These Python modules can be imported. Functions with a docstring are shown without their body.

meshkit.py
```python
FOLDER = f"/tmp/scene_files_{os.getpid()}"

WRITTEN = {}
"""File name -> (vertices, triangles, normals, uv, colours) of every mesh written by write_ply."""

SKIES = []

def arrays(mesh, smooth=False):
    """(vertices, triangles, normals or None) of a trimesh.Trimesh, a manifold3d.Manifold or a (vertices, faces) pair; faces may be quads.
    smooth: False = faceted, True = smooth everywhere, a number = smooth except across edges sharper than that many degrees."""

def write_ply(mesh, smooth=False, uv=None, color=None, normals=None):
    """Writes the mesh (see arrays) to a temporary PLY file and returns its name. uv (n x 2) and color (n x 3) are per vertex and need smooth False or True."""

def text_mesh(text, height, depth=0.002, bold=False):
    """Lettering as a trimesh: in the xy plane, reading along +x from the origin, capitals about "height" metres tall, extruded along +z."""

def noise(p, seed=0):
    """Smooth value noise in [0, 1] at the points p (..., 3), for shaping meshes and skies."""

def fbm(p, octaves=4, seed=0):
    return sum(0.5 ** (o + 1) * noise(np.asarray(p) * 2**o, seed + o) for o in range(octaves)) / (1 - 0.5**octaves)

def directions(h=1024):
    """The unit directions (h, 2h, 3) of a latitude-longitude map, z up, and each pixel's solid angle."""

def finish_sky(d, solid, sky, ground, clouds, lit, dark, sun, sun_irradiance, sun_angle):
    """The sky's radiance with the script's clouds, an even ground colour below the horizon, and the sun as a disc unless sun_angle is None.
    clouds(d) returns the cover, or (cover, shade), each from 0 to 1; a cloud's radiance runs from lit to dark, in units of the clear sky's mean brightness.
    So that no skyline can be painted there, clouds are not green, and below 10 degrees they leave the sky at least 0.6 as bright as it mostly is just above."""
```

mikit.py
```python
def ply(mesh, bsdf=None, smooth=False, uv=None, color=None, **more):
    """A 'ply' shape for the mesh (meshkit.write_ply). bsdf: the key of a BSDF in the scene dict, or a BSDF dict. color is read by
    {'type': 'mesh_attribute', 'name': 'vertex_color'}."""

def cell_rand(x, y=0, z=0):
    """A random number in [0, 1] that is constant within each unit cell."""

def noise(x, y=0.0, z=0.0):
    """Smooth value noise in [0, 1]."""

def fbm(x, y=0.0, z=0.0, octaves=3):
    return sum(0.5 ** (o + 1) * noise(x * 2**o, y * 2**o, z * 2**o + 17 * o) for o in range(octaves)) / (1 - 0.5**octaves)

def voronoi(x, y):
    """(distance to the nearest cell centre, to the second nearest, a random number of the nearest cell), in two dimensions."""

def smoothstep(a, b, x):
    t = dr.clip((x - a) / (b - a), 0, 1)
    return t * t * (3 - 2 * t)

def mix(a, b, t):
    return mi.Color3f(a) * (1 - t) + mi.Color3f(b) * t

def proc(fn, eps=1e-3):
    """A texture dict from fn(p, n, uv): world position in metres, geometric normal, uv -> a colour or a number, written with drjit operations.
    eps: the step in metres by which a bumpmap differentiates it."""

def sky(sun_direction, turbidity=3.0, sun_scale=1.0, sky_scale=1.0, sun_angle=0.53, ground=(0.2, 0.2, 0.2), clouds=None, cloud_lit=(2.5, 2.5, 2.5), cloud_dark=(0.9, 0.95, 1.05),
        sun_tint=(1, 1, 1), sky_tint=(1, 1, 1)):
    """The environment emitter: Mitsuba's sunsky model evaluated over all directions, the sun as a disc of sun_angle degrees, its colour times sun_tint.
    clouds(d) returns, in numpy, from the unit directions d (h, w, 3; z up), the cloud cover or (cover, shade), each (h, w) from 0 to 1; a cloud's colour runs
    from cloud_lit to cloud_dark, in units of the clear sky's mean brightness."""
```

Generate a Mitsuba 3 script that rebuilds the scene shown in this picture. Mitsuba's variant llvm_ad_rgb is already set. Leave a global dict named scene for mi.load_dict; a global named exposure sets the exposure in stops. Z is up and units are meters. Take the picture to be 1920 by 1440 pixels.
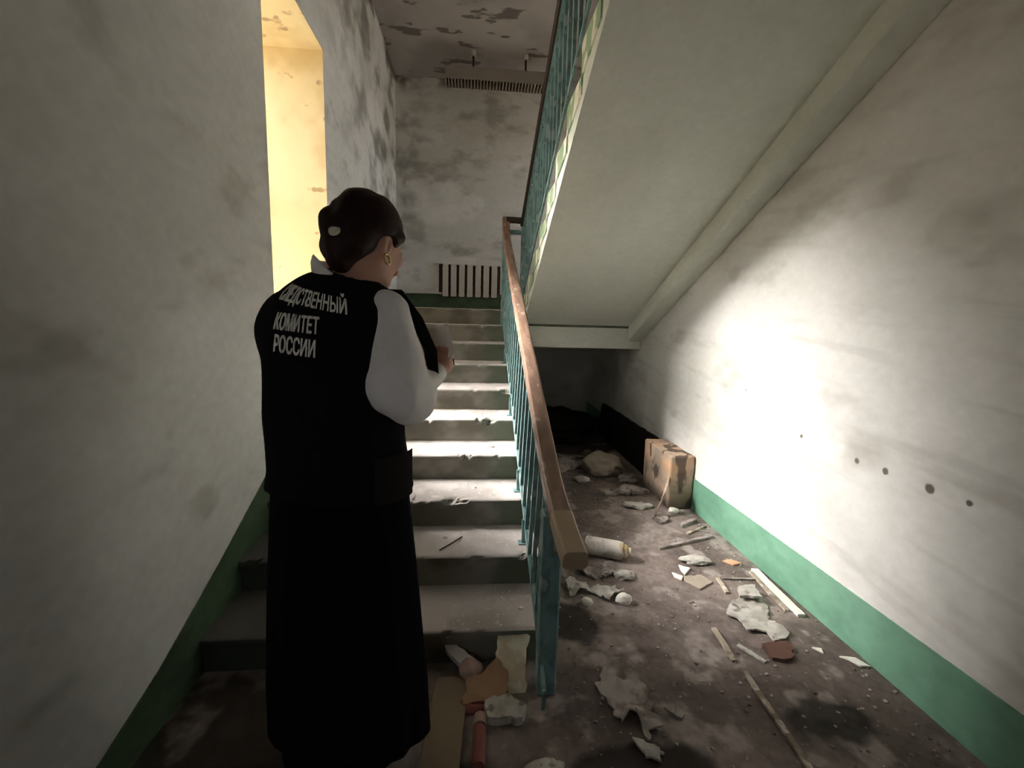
import math
import numpy as np
import trimesh
import manifold3d as m3
import drjit as dr
import mitsuba as mi
import mikit
import meshkit
from shapely.geometry import Polygon, box as sbox
from mikit import fbm, noise, smoothstep, mix, voronoi

T = mi.ScalarTransform4f
scene, labels = {}, {}

# ------------------------------------------------------------------ camera, sky, exposure
CAM = np.array([0.95353, 0.0, 1.28914])
FWD = np.array([0.08864258, 0.98629858, -0.1391316])
UP = np.array([-0.01423469, 0.14092156, 0.98991842])
scene['camera'] = {'type': 'perspective', 'fov': math.degrees(2 * math.atan(960 / 853.18)), 'fov_axis': 'x', 'near_clip': 0.05, 'far_clip': 400.0,
                   'to_world': T().look_at(origin=CAM.tolist(), target=(CAM + FWD).tolist(), up=UP.tolist())}
SUN = np.array([-0.86, 0.14, 0.54])     # veiled sun standing opposite the stair window
scene['sky'] = mikit.sky(SUN, turbidity=5.0, sun_scale=0.60, sky_scale=0.92, sun_angle=31.0, sun_tint=(0.82, 1.0, 1.38), ground=(0.22, 0.2, 0.17),
                         clouds=lambda d: 0.8 * np.ones(d.shape[:2]), cloud_lit=(1.05, 1.0, 0.94), cloud_dark=(1, 1, 1))
exposure = 5.6

# ------------------------------------------------------------------ measures of the stairwell (metres)
W = 2.518            # right wall
YL = 5.95            # back wall
Y0, TR, RI = 1.56, 0.2853, 0.1382
YE = Y0 + 9 * TR     # edge of the half landing
ZL = 10 * RI         # half landing level
FW = 1.262           # width of the lower flight
UX = 1.41            # side face of the upper flight
SL = RI / TR
ZC = 4.124           # ceiling over the landing
ZTOP = 5.7
WY0, WY1, WZ0, WZ1 = 2.315, 3.192, 0.95, 2.925
WT = 0.56            # thickness of the window wall


# ------------------------------------------------------------------ helpers
def numbered(key):
    if key not in scene and key not in labels and not any(k.startswith(key + '__') for k in scene):
        return key
    i = 1
    while True:
        k = f'{key}_{i:03d}'
        if k not in scene and k not in labels and not any(q.startswith(k + '__') for q in scene):
            return k
        i += 1


def put(name, mesh, bsdf, parent=None, smooth=False, **more):
    key = numbered(name if parent is None else parent + '__' + name)
    scene[key] = mikit.ply(mesh, bsdf, smooth=smooth, **more)
    return key


def tag(key, label=None, cat=None, group=None, kind=None):
    labels[key] = {k: v for k, v in (('label', label), ('category', cat), ('group', group), ('kind', kind)) if v}
    return key


def thing(name, label, cat, group=None):
    return tag(numbered(name), label, cat, group)


def hull(points):
    return trimesh.convex.convex_hull(np.asarray(points, float))


def box(x0, x1, y0, y1, z0, z1, bev=0.0):
    if bev <= 0:
        m = trimesh.creation.box(extents=(x1 - x0, y1 - y0, z1 - z0))
        m.apply_translation(((x0 + x1) / 2, (y0 + y1) / 2, (z0 + z1) / 2))
        return m
    lo, hi = np.array([x0, y0, z0]), np.array([x1, y1, z1])
    pts = []
    for s in np.ndindex(2, 2, 2):
        c = np.where(np.array(s) == 1, hi, lo)
        d = np.where(np.array(s) == 1, -1, 1) * bev
        for k in range(3):
            q = c + d
            q[k] = c[k]
            pts.append(q)
    return hull(pts)


def frame(a, b, up=(0, 0, 1)):
    a, b = np.asarray(a, float), np.asarray(b, float)
    d = (b - a) / np.linalg.norm(b - a)
    u = np.asarray(up, float)
    if abs(d @ u) > 0.97:
        u = np.array([0, 1.0, 0])
    s = np.cross(d, u)
    s /= np.linalg.norm(s)
    return d, s, np.cross(s, d)


def bar(a, b, w, h, bev=0.0, up=(0, 0, 1)):
    """A straight bar from a to b, w wide across, h high."""
    d, s, u = frame(a, b, up)
    L = np.linalg.norm(np.asarray(b, float) - np.asarray(a, float))
    m = box(-w / 2, w / 2, 0, L, -h / 2, h / 2, bev)
    M = np.eye(4)
    M[:3, 0], M[:3, 1], M[:3, 2], M[:3, 3] = s, d, u, a
    m.apply_transform(M)
    return m


def tube(pts, r, n=10, cap=True):
    pts = np.asarray(pts, float)
    r = np.broadcast_to(np.asarray(r, float), len(pts))
    tan = np.gradient(pts, axis=0)
    tan /= np.linalg.norm(tan, axis=1, keepdims=True)
    u = np.array([0, 0, 1.0]) if abs(tan[0][2]) < 0.9 else np.array([1.0, 0, 0])
    V, F = [], []
    for p, t, rr in zip(pts, tan, r):
        s = np.cross(t, u)
        s /= np.linalg.norm(s)
        u = np.cross(s, t)
        a = np.arange(n) * 2 * np.pi / n
        V.append(p + rr * (np.cos(a)[:, None] * s + np.sin(a)[:, None] * u))
    for i in range(len(pts) - 1):
        for j in range(n):
            k = (j + 1) % n
            F += [[i * n + j, i * n + k, (i + 1) * n + k], [i * n + j, (i + 1) * n + k, (i + 1) * n + j]]
    V = np.vstack(V)
    if cap:
        V = np.vstack([V, pts[0], pts[-1]])
        c0, c1, e = len(V) - 2, len(V) - 1, (len(pts) - 1) * n
        for j in range(n):
            k = (j + 1) % n
            F += [[c0, k, j], [c1, e + j, e + k]]
    m = trimesh.Trimesh(V, F, process=False)
    m.fix_normals()
    return m


def lathe(profile, n=28, a=None, b=None):
    """Revolve (r, z) about z, then lay the axis from a towards b."""
    m = trimesh.creation.revolve(np.asarray(profile, float), sections=n)
    m.fix_normals()
    if a is not None:
        d, s, u = frame(a, b)
        M = np.eye(4)
        M[:3, 0], M[:3, 1], M[:3, 2], M[:3, 3] = s, u, d, a
        if np.linalg.det(M[:3, :3]) < 0:
            M[:3, 1] *= -1
        m.apply_transform(M)
    return m


def extrude(poly, depth):
    return trimesh.creation.extrude_polygon(poly, depth, engine='earcut')


def swept(profile, xs, wear=None):
    """A closed (y, z) profile along x; wear(points) returns a displaced copy."""
    profile = np.asarray(profile, float)
    n = len(profile)
    V = np.vstack([np.column_stack([np.full(n, x), profile]) for x in xs])
    if wear:
        V = wear(V)
    F = []
    for i in range(len(xs) - 1):
        for j in range(n):
            k = (j + 1) % n
            F += [[i * n + j, (i + 1) * n + j, (i + 1) * n + k], [i * n + j, (i + 1) * n + k, i * n + k]]
    c0 = len(V)
    V = np.vstack([V, V[:n].mean(0), V[(len(xs) - 1) * n:].mean(0)])
    e = (len(xs) - 1) * n
    for j in range(n):
        k = (j + 1) % n
        F += [[c0, j, k], [c0 + 1, e + k, e + j]]
    m = trimesh.Trimesh(V, F, process=False)
    m.fix_normals()
    return m


def rag(outline, thick, seed, bump=0.01, jag=0.006, cell=0.02, curl=0.0):
    """A torn sheet: a jagged outline, triangulated finely, warped and given a thickness. Lies on z = 0."""
    rng = np.random.default_rng(seed)
    pts = np.asarray(outline, float)
    ring = []
    for i in range(len(pts)):
        a, b = pts[i], pts[(i + 1) % len(pts)]
        k = max(1, int(np.linalg.norm(b - a) / 0.018))
        for t in range(k):
            q = a + (b - a) * t / k
            ring.append(q + rng.normal(0, jag, 2) * (0.4 if t == 0 else 1))
    poly = Polygon(ring).buffer(0)
    if poly.geom_type != 'Polygon':
        poly = max(poly.geoms, key=lambda g: g.area)
    m = extrude(poly, thick)
    v, f = trimesh.remesh.subdivide_to_size(m.vertices, m.faces, cell)
    m = trimesh.Trimesh(v, f, process=False)
    q = np.column_stack([v[:, 0] * 16, v[:, 1] * 16, np.full(len(v), seed * 3.7)])
    h = meshkit.fbm(q, 3, seed) - 0.3
    d = np.hypot(v[:, 0] - pts[:, 0].mean(), v[:, 1] - pts[:, 1].mean())
    m.vertices = np.column_stack([v[:, 0], v[:, 1], v[:, 2] + np.maximum(h, 0) * bump * 2 + curl * d * d])
    return m


def lump(size, seed, rough=0.35, sub=2, flat=True):
    m = trimesh.creation.icosphere(subdivisions=sub)
    v = m.vertices
    k = 1 + rough * (meshkit.fbm(v * 1.4 + seed * 5.1, 3, seed) - 0.5) * 2
    v = v * k[:, None]
    if flat:
        v[:, 2] = np.maximum(v[:, 2], -0.55)
    m.vertices = v * np.asarray(size) / 2
    m.apply_translation((0, 0, -m.vertices[:, 2].min()))
    return m


def at(m, x, y, z=0.0, rot=0.0, tilt=None):
    if tilt is not None:
        m.apply_transform(trimesh.transformations.rotation_matrix(tilt[0], tilt[1]))
    m.apply_transform(trimesh.transformations.rotation_matrix(rot, (0, 0, 1)))
    m.apply_translation((x, y, z))
    return m


def on_ground(m, z=0.0):
    m.apply_translation((0, 0, z - m.vertices[:, 2].min()))
    return m


def join(*ms):
    return trimesh.util.concatenate(list(ms))


# signed distance modelling for the figure and its clothes -----------------------------------------
class Field:
    def __init__(self, lo, hi, h):
        self.lo, self.h = np.asarray(lo, float), h
        self.n = np.ceil((np.asarray(hi, float) - self.lo) / h).astype(int) + 1
        self.d = np.full(self.n, 0.2, np.float32)

    def _sub(self, lo, hi):
        a = np.clip(np.floor((lo - self.lo) / self.h).astype(int), 0, self.n)
        b = np.clip(np.ceil((hi - self.lo) / self.h).astype(int) + 1, 0, self.n)
        s = tuple(slice(i, j) for i, j in zip(a, b))
        ax = [self.lo[k] + self.h * np.arange(a[k], b[k]) for k in range(3)]
        return s, np.stack(np.meshgrid(*ax, indexing='ij'), -1)

    def _mix(self, s, d, k, cut=False):
        a = self.d[s]
        if cut:
            b = -d
            h = np.clip(0.5 + 0.5 * (b - a) / k, 0, 1) if k > 0 else (b > a).astype(float)
            self.d[s] = a + (b - a) * h + k * h * (1 - h)
            return
        if k <= 0:
            self.d[s] = np.minimum(a, d)
            return
        h = np.clip(0.5 + 0.5 * (a - d) / k, 0, 1)
        self.d[s] = a + (d - a) * h - k * h * (1 - h)

    def ell(self, c, r, axes=np.eye(3), k=0.02, cut=False):
        c, r, axes = np.asarray(c, float), np.asarray(r, float), np.asarray(axes, float)
        R = np.sqrt(((axes * r[:, None]) ** 2).sum(0)) + 0.06 + k
        s, P = self._sub(c - R, c + R)
        q = (P - c) @ axes.T
        k0 = np.linalg.norm(q / r, axis=-1)
        k1 = np.linalg.norm(q / r ** 2, axis=-1)
        self._mix(s, k0 * (k0 - 1) / np.maximum(k1, 1e-6), k, cut)

    def cone(self, a, b, ra, rb, k=0.02, cut=False):
        a, b = np.asarray(a, float), np.asarray(b, float)
        R = max(ra, rb) + 0.06 + k
        s, P = self._sub(np.minimum(a, b) - R, np.maximum(a, b) + R)
        ab = b - a
        t = np.clip(((P - a) @ ab) / (ab @ ab), 0, 1)
        self._mix(s, np.linalg.norm(P - a - t[..., None] * ab, axis=-1) - (ra + (rb - ra) * t), k, cut)

    def chain(self, pts, rad, k=0.02):
        for i in range(len(pts) - 1):
            self.cone(pts[i], pts[i + 1], rad[i], rad[i + 1], k)

    def half(self, point, normal):
        """Keep what lies on the side that normal points away from."""
        normal = np.asarray(normal, float) / np.linalg.norm(normal)
        ax = [self.lo[k] + self.h * np.arange(self.n[k]) for k in range(3)]
        d = sum((ax[k] - point[k]).reshape([-1 if j == k else 1 for j in range(3)]) * normal[k] for k in range(3))
        self.d = np.maximum(self.d, d.astype(np.float32))

    def wrinkle(self, fn):
        ax = [self.lo[k] + self.h * np.arange(self.n[k]) for k in range(3)]
        near = np.argwhere(np.abs(self.d) < 0.03)
        P = np.column_stack([ax[k][near[:, k]] for k in range(3)])
        self.d[tuple(near.T)] += fn(P).astype(np.float32)

    def mesh(self, taubin=6):
        """Naive surface nets."""
        d = self.d
        inside = d < 0
        c = inside[:-1, :-1, :-1].astype(np.uint8)
        tot = np.zeros_like(c)
        for o in np.ndindex(2, 2, 2):
            tot += inside[o[0]:o[0] + d.shape[0] - 1, o[1]:o[1] + d.shape[1] - 1, o[2]:o[2] + d.shape[2] - 1]
        cells = np.argwhere((tot > 0) & (tot < 8))
        idx = np.full(tot.shape, -1, np.int32)
        idx[tuple(cells.T)] = np.arange(len(cells))
        acc, cnt = np.zeros((len(cells), 3)), np.zeros(len(cells))
        corners = list(np.ndindex(2, 2, 2))
        val = {o: d[tuple((cells + o).T)] for o in corners}
        for o in corners:
            for k in range(3):
                if o[k] == 0:
                    e = tuple(1 if j == k else o[j] for j in range(3))
                    x, y = val[o], val[e]
                    on = (x < 0) != (y < 0)
                    t = np.where(on, x / np.where(on, x - y, 1), 0)
                    p = np.repeat(np.array(o, float)[None], len(cells), 0)
                    p[:, k] = t
                    acc[on] += p[on]
                    cnt += on
        V = (cells + acc / np.maximum(cnt, 1)[:, None]) * self.h + self.lo
        F = []
        for k in range(3):
            i, j = (k + 1) % 3, (k + 2) % 3
            sl0 = [slice(None)] * 3
            sl1 = [slice(None)] * 3
            sl0[k], sl1[k] = slice(0, -1), slice(1, None)
            a, b = inside[tuple(sl0)], inside[tuple(sl1)]
            e = np.argwhere(a != b)
            e = e[(e[:, i] > 0) & (e[:, j] > 0) & (e[:, i] < d.shape[i] - 1) & (e[:, j] < d.shape[j] - 1)]
            di, dj = np.eye(3, dtype=int)[i], np.eye(3, dtype=int)[j]
            q = [idx[tuple((e - x).T)] for x in (0 * di, di, di + dj, dj)]
            flip = ~a[tuple(e.T)]
            quad = np.stack(q, 1)
            quad[flip] = quad[flip][:, ::-1]
            F += [quad[:, [0, 1, 2]], quad[:, [0, 2, 3]]]
        m = trimesh.Trimesh(V, np.vstack(F), process=False)
        parts = m.split(only_watertight=False) if False else [m]
        m = parts[0]
        if taubin:
            trimesh.smoothing.filter_taubin(m, iterations=taubin)
        if m.volume < 0:
            m.invert()
        return m


# ------------------------------------------------------------------ materials
def principled(name, color, rough=0.8, spec=0.3, bump=None, bump_scale=1.0, **more):
    b = {'type': 'principled', 'base_color': color if isinstance(color, dict) else {'type': 'rgb', 'value': list(color)}, 'roughness': rough, 'specular': spec, **more}
    if bump is not None:
        b = {'type': 'bumpmap', 'arbitrary': mikit.proc(bump, 2e-3), 'scale': bump_scale, 'bsdf': b}
    scene[name] = {'type': 'twosided', 'bsdf': b}


def C(r, g, b):
    return mi.Color3f(r, g, b)


def plaster_col(p, n, uv):
    big = fbm(p.x * 0.9 + 3, p.y * 0.9, p.z * 1.1, 4)
    mid = fbm(p.x * 4 + 11, p.y * 3, p.z * 5, 4)
    fine = fbm(p.x * 30, p.y * 30, p.z * 30, 3)
    c = mix((0.70, 0.69, 0.665), (0.57, 0.56, 0.52), smoothstep(0.42, 0.68, big))
    c = mix(c, mi.Color3f(0.36, 0.34, 0.29), 0.5 * smoothstep(0.58, 0.78, mid))
    c = mix(c, mi.Color3f(0.80, 0.78, 0.76), 0.5 * smoothstep(0.6, 0.75, fbm(p.x * 2.2, p.y * 2.2 + 9, p.z * 2.2, 3)))
    c = c * (0.92 + 0.16 * fine)
    scuff = fbm(p.x * 3 + p.y * 1.6 + p.z * 0.5, 3.0, p.z * 13 - p.y * 1.5, 4)
    c = mix(c, mi.Color3f(0.40, 0.385, 0.35), 0.35 * smoothstep(0.52, 0.8, scuff) * smoothstep(2.4, 2.5, p.x))
    # mildew running down from the far ceiling corner
    run = fbm(p.x * 5 + 2, p.y * 2.6 + p.z * 1.2, p.z * 3.2 - p.y * 0.9, 4)
    corner = smoothstep(3.0, 5.2, p.y + 0.45 * (p.z - 2.2)) * smoothstep(0.5, 0.0, p.x) * smoothstep(1.7, 2.6, p.z)
    c = mix(c, mi.Color3f(0.10, 0.09, 0.075), 0.7 * corner * smoothstep(0.42, 0.72, run))
    back = smoothstep(5.9, 5.94, p.y) * smoothstep(1.6, 1.9, p.z)
    c = mix(c, mi.Color3f(0.20, 0.18, 0.15), 0.5 * back * smoothstep(0.56, 0.82, fbm(p.x * 3.5 + 5, p.z * 7, 4.0, 5)))
    rim = smoothstep(3.98, 4.1, p.z + 0.12 * (run - 0.5))
    c = mix(c, mi.Color3f(0.12, 0.10, 0.08), 0.75 * rim * smoothstep(0.45, 0.6, run))
    # knocks in the right-hand wall
    hit = mi.Float(0)
    for (y, z, r) in ((1.98, 0.78, 0.014), (1.66, 0.76, 0.017), (1.53, 0.76, 0.014), (1.36, 0.755, 0.02), (1.235, 0.757, 0.014), (2.45, 0.93, 0.008)):
        d = dr.sqrt(dr.square(p.y - y) + dr.square(p.z - z)) + 0.012 * (fine - 0.5)
        hit = dr.maximum(hit, smoothstep(r, r * 0.5, d))
    return mix(c, mi.Color3f(0.16, 0.14, 0.12), hit * smoothstep(2.4, 2.5, p.x))


def plaster_bump(p, n, uv):
    return 0.006 * fbm(p.x * 7, p.y * 7, p.z * 7, 4) + 0.0015 * fbm(p.x * 45, p.y * 45, p.z * 45, 2)


def soffit_col(p, n, uv):
    big = fbm(p.x * 1.5, p.y * 1.2 + 7, p.z * 1.2, 4)
    c = mix((0.66, 0.68, 0.61), (0.58, 0.60, 0.53), smoothstep(0.35, 0.7, big))
    return c * (0.94 + 0.12 * fbm(p.x * 40, p.y * 40, p.z * 40, 2))


def ceiling_col(p, n, uv):
    c = mix((0.46, 0.43, 0.41), (0.34, 0.315, 0.30), smoothstep(0.35, 0.7, fbm(p.x * 1.8, p.y * 1.8, 2.0, 4)))
    flake = smoothstep(0.62, 0.68, fbm(p.x * 3.2 + 4, p.y * 9, 5.0, 4))
    return mix(c, mi.Color3f(0.10, 0.085, 0.07), 0.75 * flake)


def cream_col(p, n, uv):
    c = mix((0.82, 0.70, 0.44), (0.70, 0.56, 0.32), smoothstep(0.45, 0.7, fbm(p.x * 4, p.y * 4, p.z * 3 + 2, 4)))
    return mix(c, mi.Color3f(0.42, 0.28, 0.15), 0.8 * smoothstep(0.7, 0.78, fbm(p.x * 13, p.y * 13, p.z * 11, 3)))


def green_col(p, n, uv):
    c = mix((0.165, 0.335, 0.235), (0.115, 0.255, 0.175), smoothstep(0.35, 0.7, fbm(p.x * 5, p.y * 3, p.z * 5, 4)))
    return c * (0.9 + 0.2 * fbm(p.x * 30, p.y * 30, p.z * 30, 2))


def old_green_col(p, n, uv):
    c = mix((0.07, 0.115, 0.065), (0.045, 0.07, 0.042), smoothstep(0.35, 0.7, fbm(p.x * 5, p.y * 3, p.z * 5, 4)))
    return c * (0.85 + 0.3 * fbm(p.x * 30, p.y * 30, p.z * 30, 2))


def step_col(p, n, uv):
    f = fbm(p.x * 6, p.y * 6, p.z * 6, 4)
    g = fbm(p.x * 60, p.y * 60, p.z * 60, 2)
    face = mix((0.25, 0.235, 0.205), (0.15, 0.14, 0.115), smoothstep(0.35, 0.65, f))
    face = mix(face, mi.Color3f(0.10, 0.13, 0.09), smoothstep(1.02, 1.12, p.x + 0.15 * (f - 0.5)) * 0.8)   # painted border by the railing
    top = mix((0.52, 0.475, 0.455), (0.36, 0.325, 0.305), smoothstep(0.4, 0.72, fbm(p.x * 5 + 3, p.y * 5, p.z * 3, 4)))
    side = smoothstep(0.30, 0.24, p.x + 0.12 * (f - 0.5))                      # shade painted into the steps along the wall
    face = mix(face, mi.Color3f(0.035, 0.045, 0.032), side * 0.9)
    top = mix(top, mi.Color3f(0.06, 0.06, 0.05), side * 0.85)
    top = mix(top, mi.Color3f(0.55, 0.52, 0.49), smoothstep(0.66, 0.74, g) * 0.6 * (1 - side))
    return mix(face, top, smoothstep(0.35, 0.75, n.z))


def upstep_col(p, n, uv):
    f = fbm(p.x * 9, (p.y * 0.9 + p.z * 0.44) * 16, (p.z * 0.9 - p.y * 0.44) * 5, 4)
    paint = mix((0.34, 0.46, 0.29), (0.82, 0.80, 0.66), smoothstep(0.46, 0.56, f))
    rest = mix((0.24, 0.22, 0.2), (0.36, 0.33, 0.3), f)
    return mix(paint, rest, smoothstep(1.50, 1.53, p.x))


def floor_col(p, n, uv):
    f = fbm(p.x * 2.2, p.y * 2.2, 1.0, 5)
    g = fbm(p.x * 9 + 3, p.y * 9, 3.0, 4)
    h = fbm(p.x * 45, p.y * 45, 5.0, 3)
    c = mix((0.25, 0.205, 0.185), (0.125, 0.098, 0.088), smoothstep(0.38, 0.66, f))
    c = mix(c, mi.Color3f(0.37, 0.325, 0.30), 0.65 * smoothstep(0.56, 0.74, g))
    c = c * (0.75 + 0.5 * h)
    c = mix(c, mi.Color3f(0.36, 0.33, 0.30), 0.35 * smoothstep(0.74, 0.82, fbm(p.x * 60, p.y * 60, 8.0, 3)))
    stain_shade = mi.Float(0)  # stains, with shade painted in at the lower left and under the landing
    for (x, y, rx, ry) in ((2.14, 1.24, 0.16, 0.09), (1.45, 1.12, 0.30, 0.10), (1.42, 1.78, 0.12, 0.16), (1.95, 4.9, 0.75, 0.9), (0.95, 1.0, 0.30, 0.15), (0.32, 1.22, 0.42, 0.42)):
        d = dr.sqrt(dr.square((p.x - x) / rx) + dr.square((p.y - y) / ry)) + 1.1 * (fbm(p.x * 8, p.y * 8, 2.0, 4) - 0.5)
        stain_shade = dr.maximum(stain_shade, smoothstep(1.1, 0.65, d))
    return mix(c, mi.Color3f(0.016, 0.014, 0.012), 0.88 * stain_shade)


def floor_bump(p, n, uv):
    return 0.012 * fbm(p.x * 12, p.y * 12, 1.0, 4) + 0.003 * fbm(p.x * 60, p.y * 60, 1.0, 2)


def teal_col(p, n, uv):
    f = fbm(p.x * 25, p.y * 25, p.z * 12, 4)
    c = mix((0.20, 0.33, 0.33), (0.125, 0.22, 0.22), smoothstep(0.4, 0.65, f))
    return mix(c, mi.Color3f(0.42, 0.50, 0.48), 0.7 * smoothstep(0.66, 0.74, f))


def rail_col(p, n, uv):
    f = fbm(p.x * 30, p.y * 6, p.z * 8, 4)
    c = mix((0.33, 0.21, 0.155), (0.235, 0.145, 0.105), smoothstep(0.4, 0.65, f))
    return mix(c, mi.Color3f(0.52, 0.42, 0.34), 0.6 * smoothstep(0.66, 0.75, fbm(p.x * 40, p.y * 18, p.z * 18, 3)))


def box_col(p, n, uv):
    f = fbm(p.x * 7, p.y * 7, p.z * 9, 4)
    c = mix((0.43, 0.32, 0.235), (0.31, 0.245, 0.19), smoothstep(0.4, 0.65, f))
    c = mix(c, mi.Color3f(0.55, 0.31, 0.17), 0.7 * smoothstep(0.18, 0.34, p.z) * smoothstep(0.5, 0.66, fbm(p.x * 5, p.y * 5 + 3, p.z * 4 + 1, 3)))
    dark = smoothstep(0.56, 0.66, fbm(p.x * 12, p.y * 14, p.z * 5 + 7, 4))
    c = mix(c, mi.Color3f(0.07, 0.05, 0.04), 0.85 * dark)
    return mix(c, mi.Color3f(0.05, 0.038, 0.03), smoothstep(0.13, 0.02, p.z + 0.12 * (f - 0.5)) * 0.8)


def paper_col(p, n, uv):
    f = fbm(p.x * 16, p.y * 16, p.z * 16, 4)
    c = mix((0.50, 0.48, 0.44), (0.36, 0.335, 0.30), smoothstep(0.4, 0.65, f))
    return mix(c, mi.Color3f(0.16, 0.13, 0.11), 0.7 * smoothstep(0.64, 0.74, fbm(p.x * 30 + 4, p.y * 30, p.z * 30, 3)))


def grey_col(p, n, uv):
    f = fbm(p.x * 18, p.y * 18, p.z * 18, 4)
    c = mix((0.36, 0.32, 0.30), (0.20, 0.17, 0.155), smoothstep(0.4, 0.65, f))
    return mix(c, mi.Color3f(0.08, 0.065, 0.058), 0.8 * smoothstep(0.6, 0.72, fbm(p.x * 26 + 4, p.y * 26, p.z * 26, 3)))


def foam_col(p, n, uv):
    f = fbm(p.x * 22, p.y * 22, p.z * 22, 4)
    return mix((0.85, 0.80, 0.62), (0.66, 0.58, 0.42), smoothstep(0.4, 0.65, f))


def lath_col(p, n, uv):
    f = fbm(p.x * 20, p.y * 20, p.z * 20, 4)
    c = mix((0.40, 0.34, 0.27), (0.20, 0.165, 0.13), smoothstep(0.4, 0.62, f))
    return mix(c, mi.Color3f(0.62, 0.58, 0.52), 0.7 * smoothstep(0.6, 0.7, fbm(p.x * 34, p.y * 34 + 3, p.z * 9, 3)))


def bottle_col(p, n, uv):
    f = fbm(p.x * 24, p.y * 24, p.z * 24, 4)
    c = mix((0.55, 0.51, 0.46), (0.38, 0.34, 0.30), smoothstep(0.4, 0.65, f))
    rust = smoothstep(1.74, 1.82, p.x + 0.08 * (f - 0.5))
    return mix(c, mi.Color3f(0.50, 0.36, 0.14), 0.75 * rust * smoothstep(0.35, 0.55, f))


def white_cloth_col(p, n, uv):
    return mi.Color3f(0.86, 0.83, 0.82) * (0.96 + 0.08 * fbm(p.x * 60, p.y * 60, p.z * 60, 2))


def skin_col(p, n, uv):
    return mix((0.62, 0.36, 0.26), (0.52, 0.27, 0.19), fbm(p.x * 14, p.y * 14, p.z * 14, 3))


def hair_col(p, n, uv):
    f = fbm(p.x * 60, p.y * 60, p.z * 18, 3)
    return mix((0.012, 0.005, 0.004), (0.030, 0.013, 0.009), f)


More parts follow.
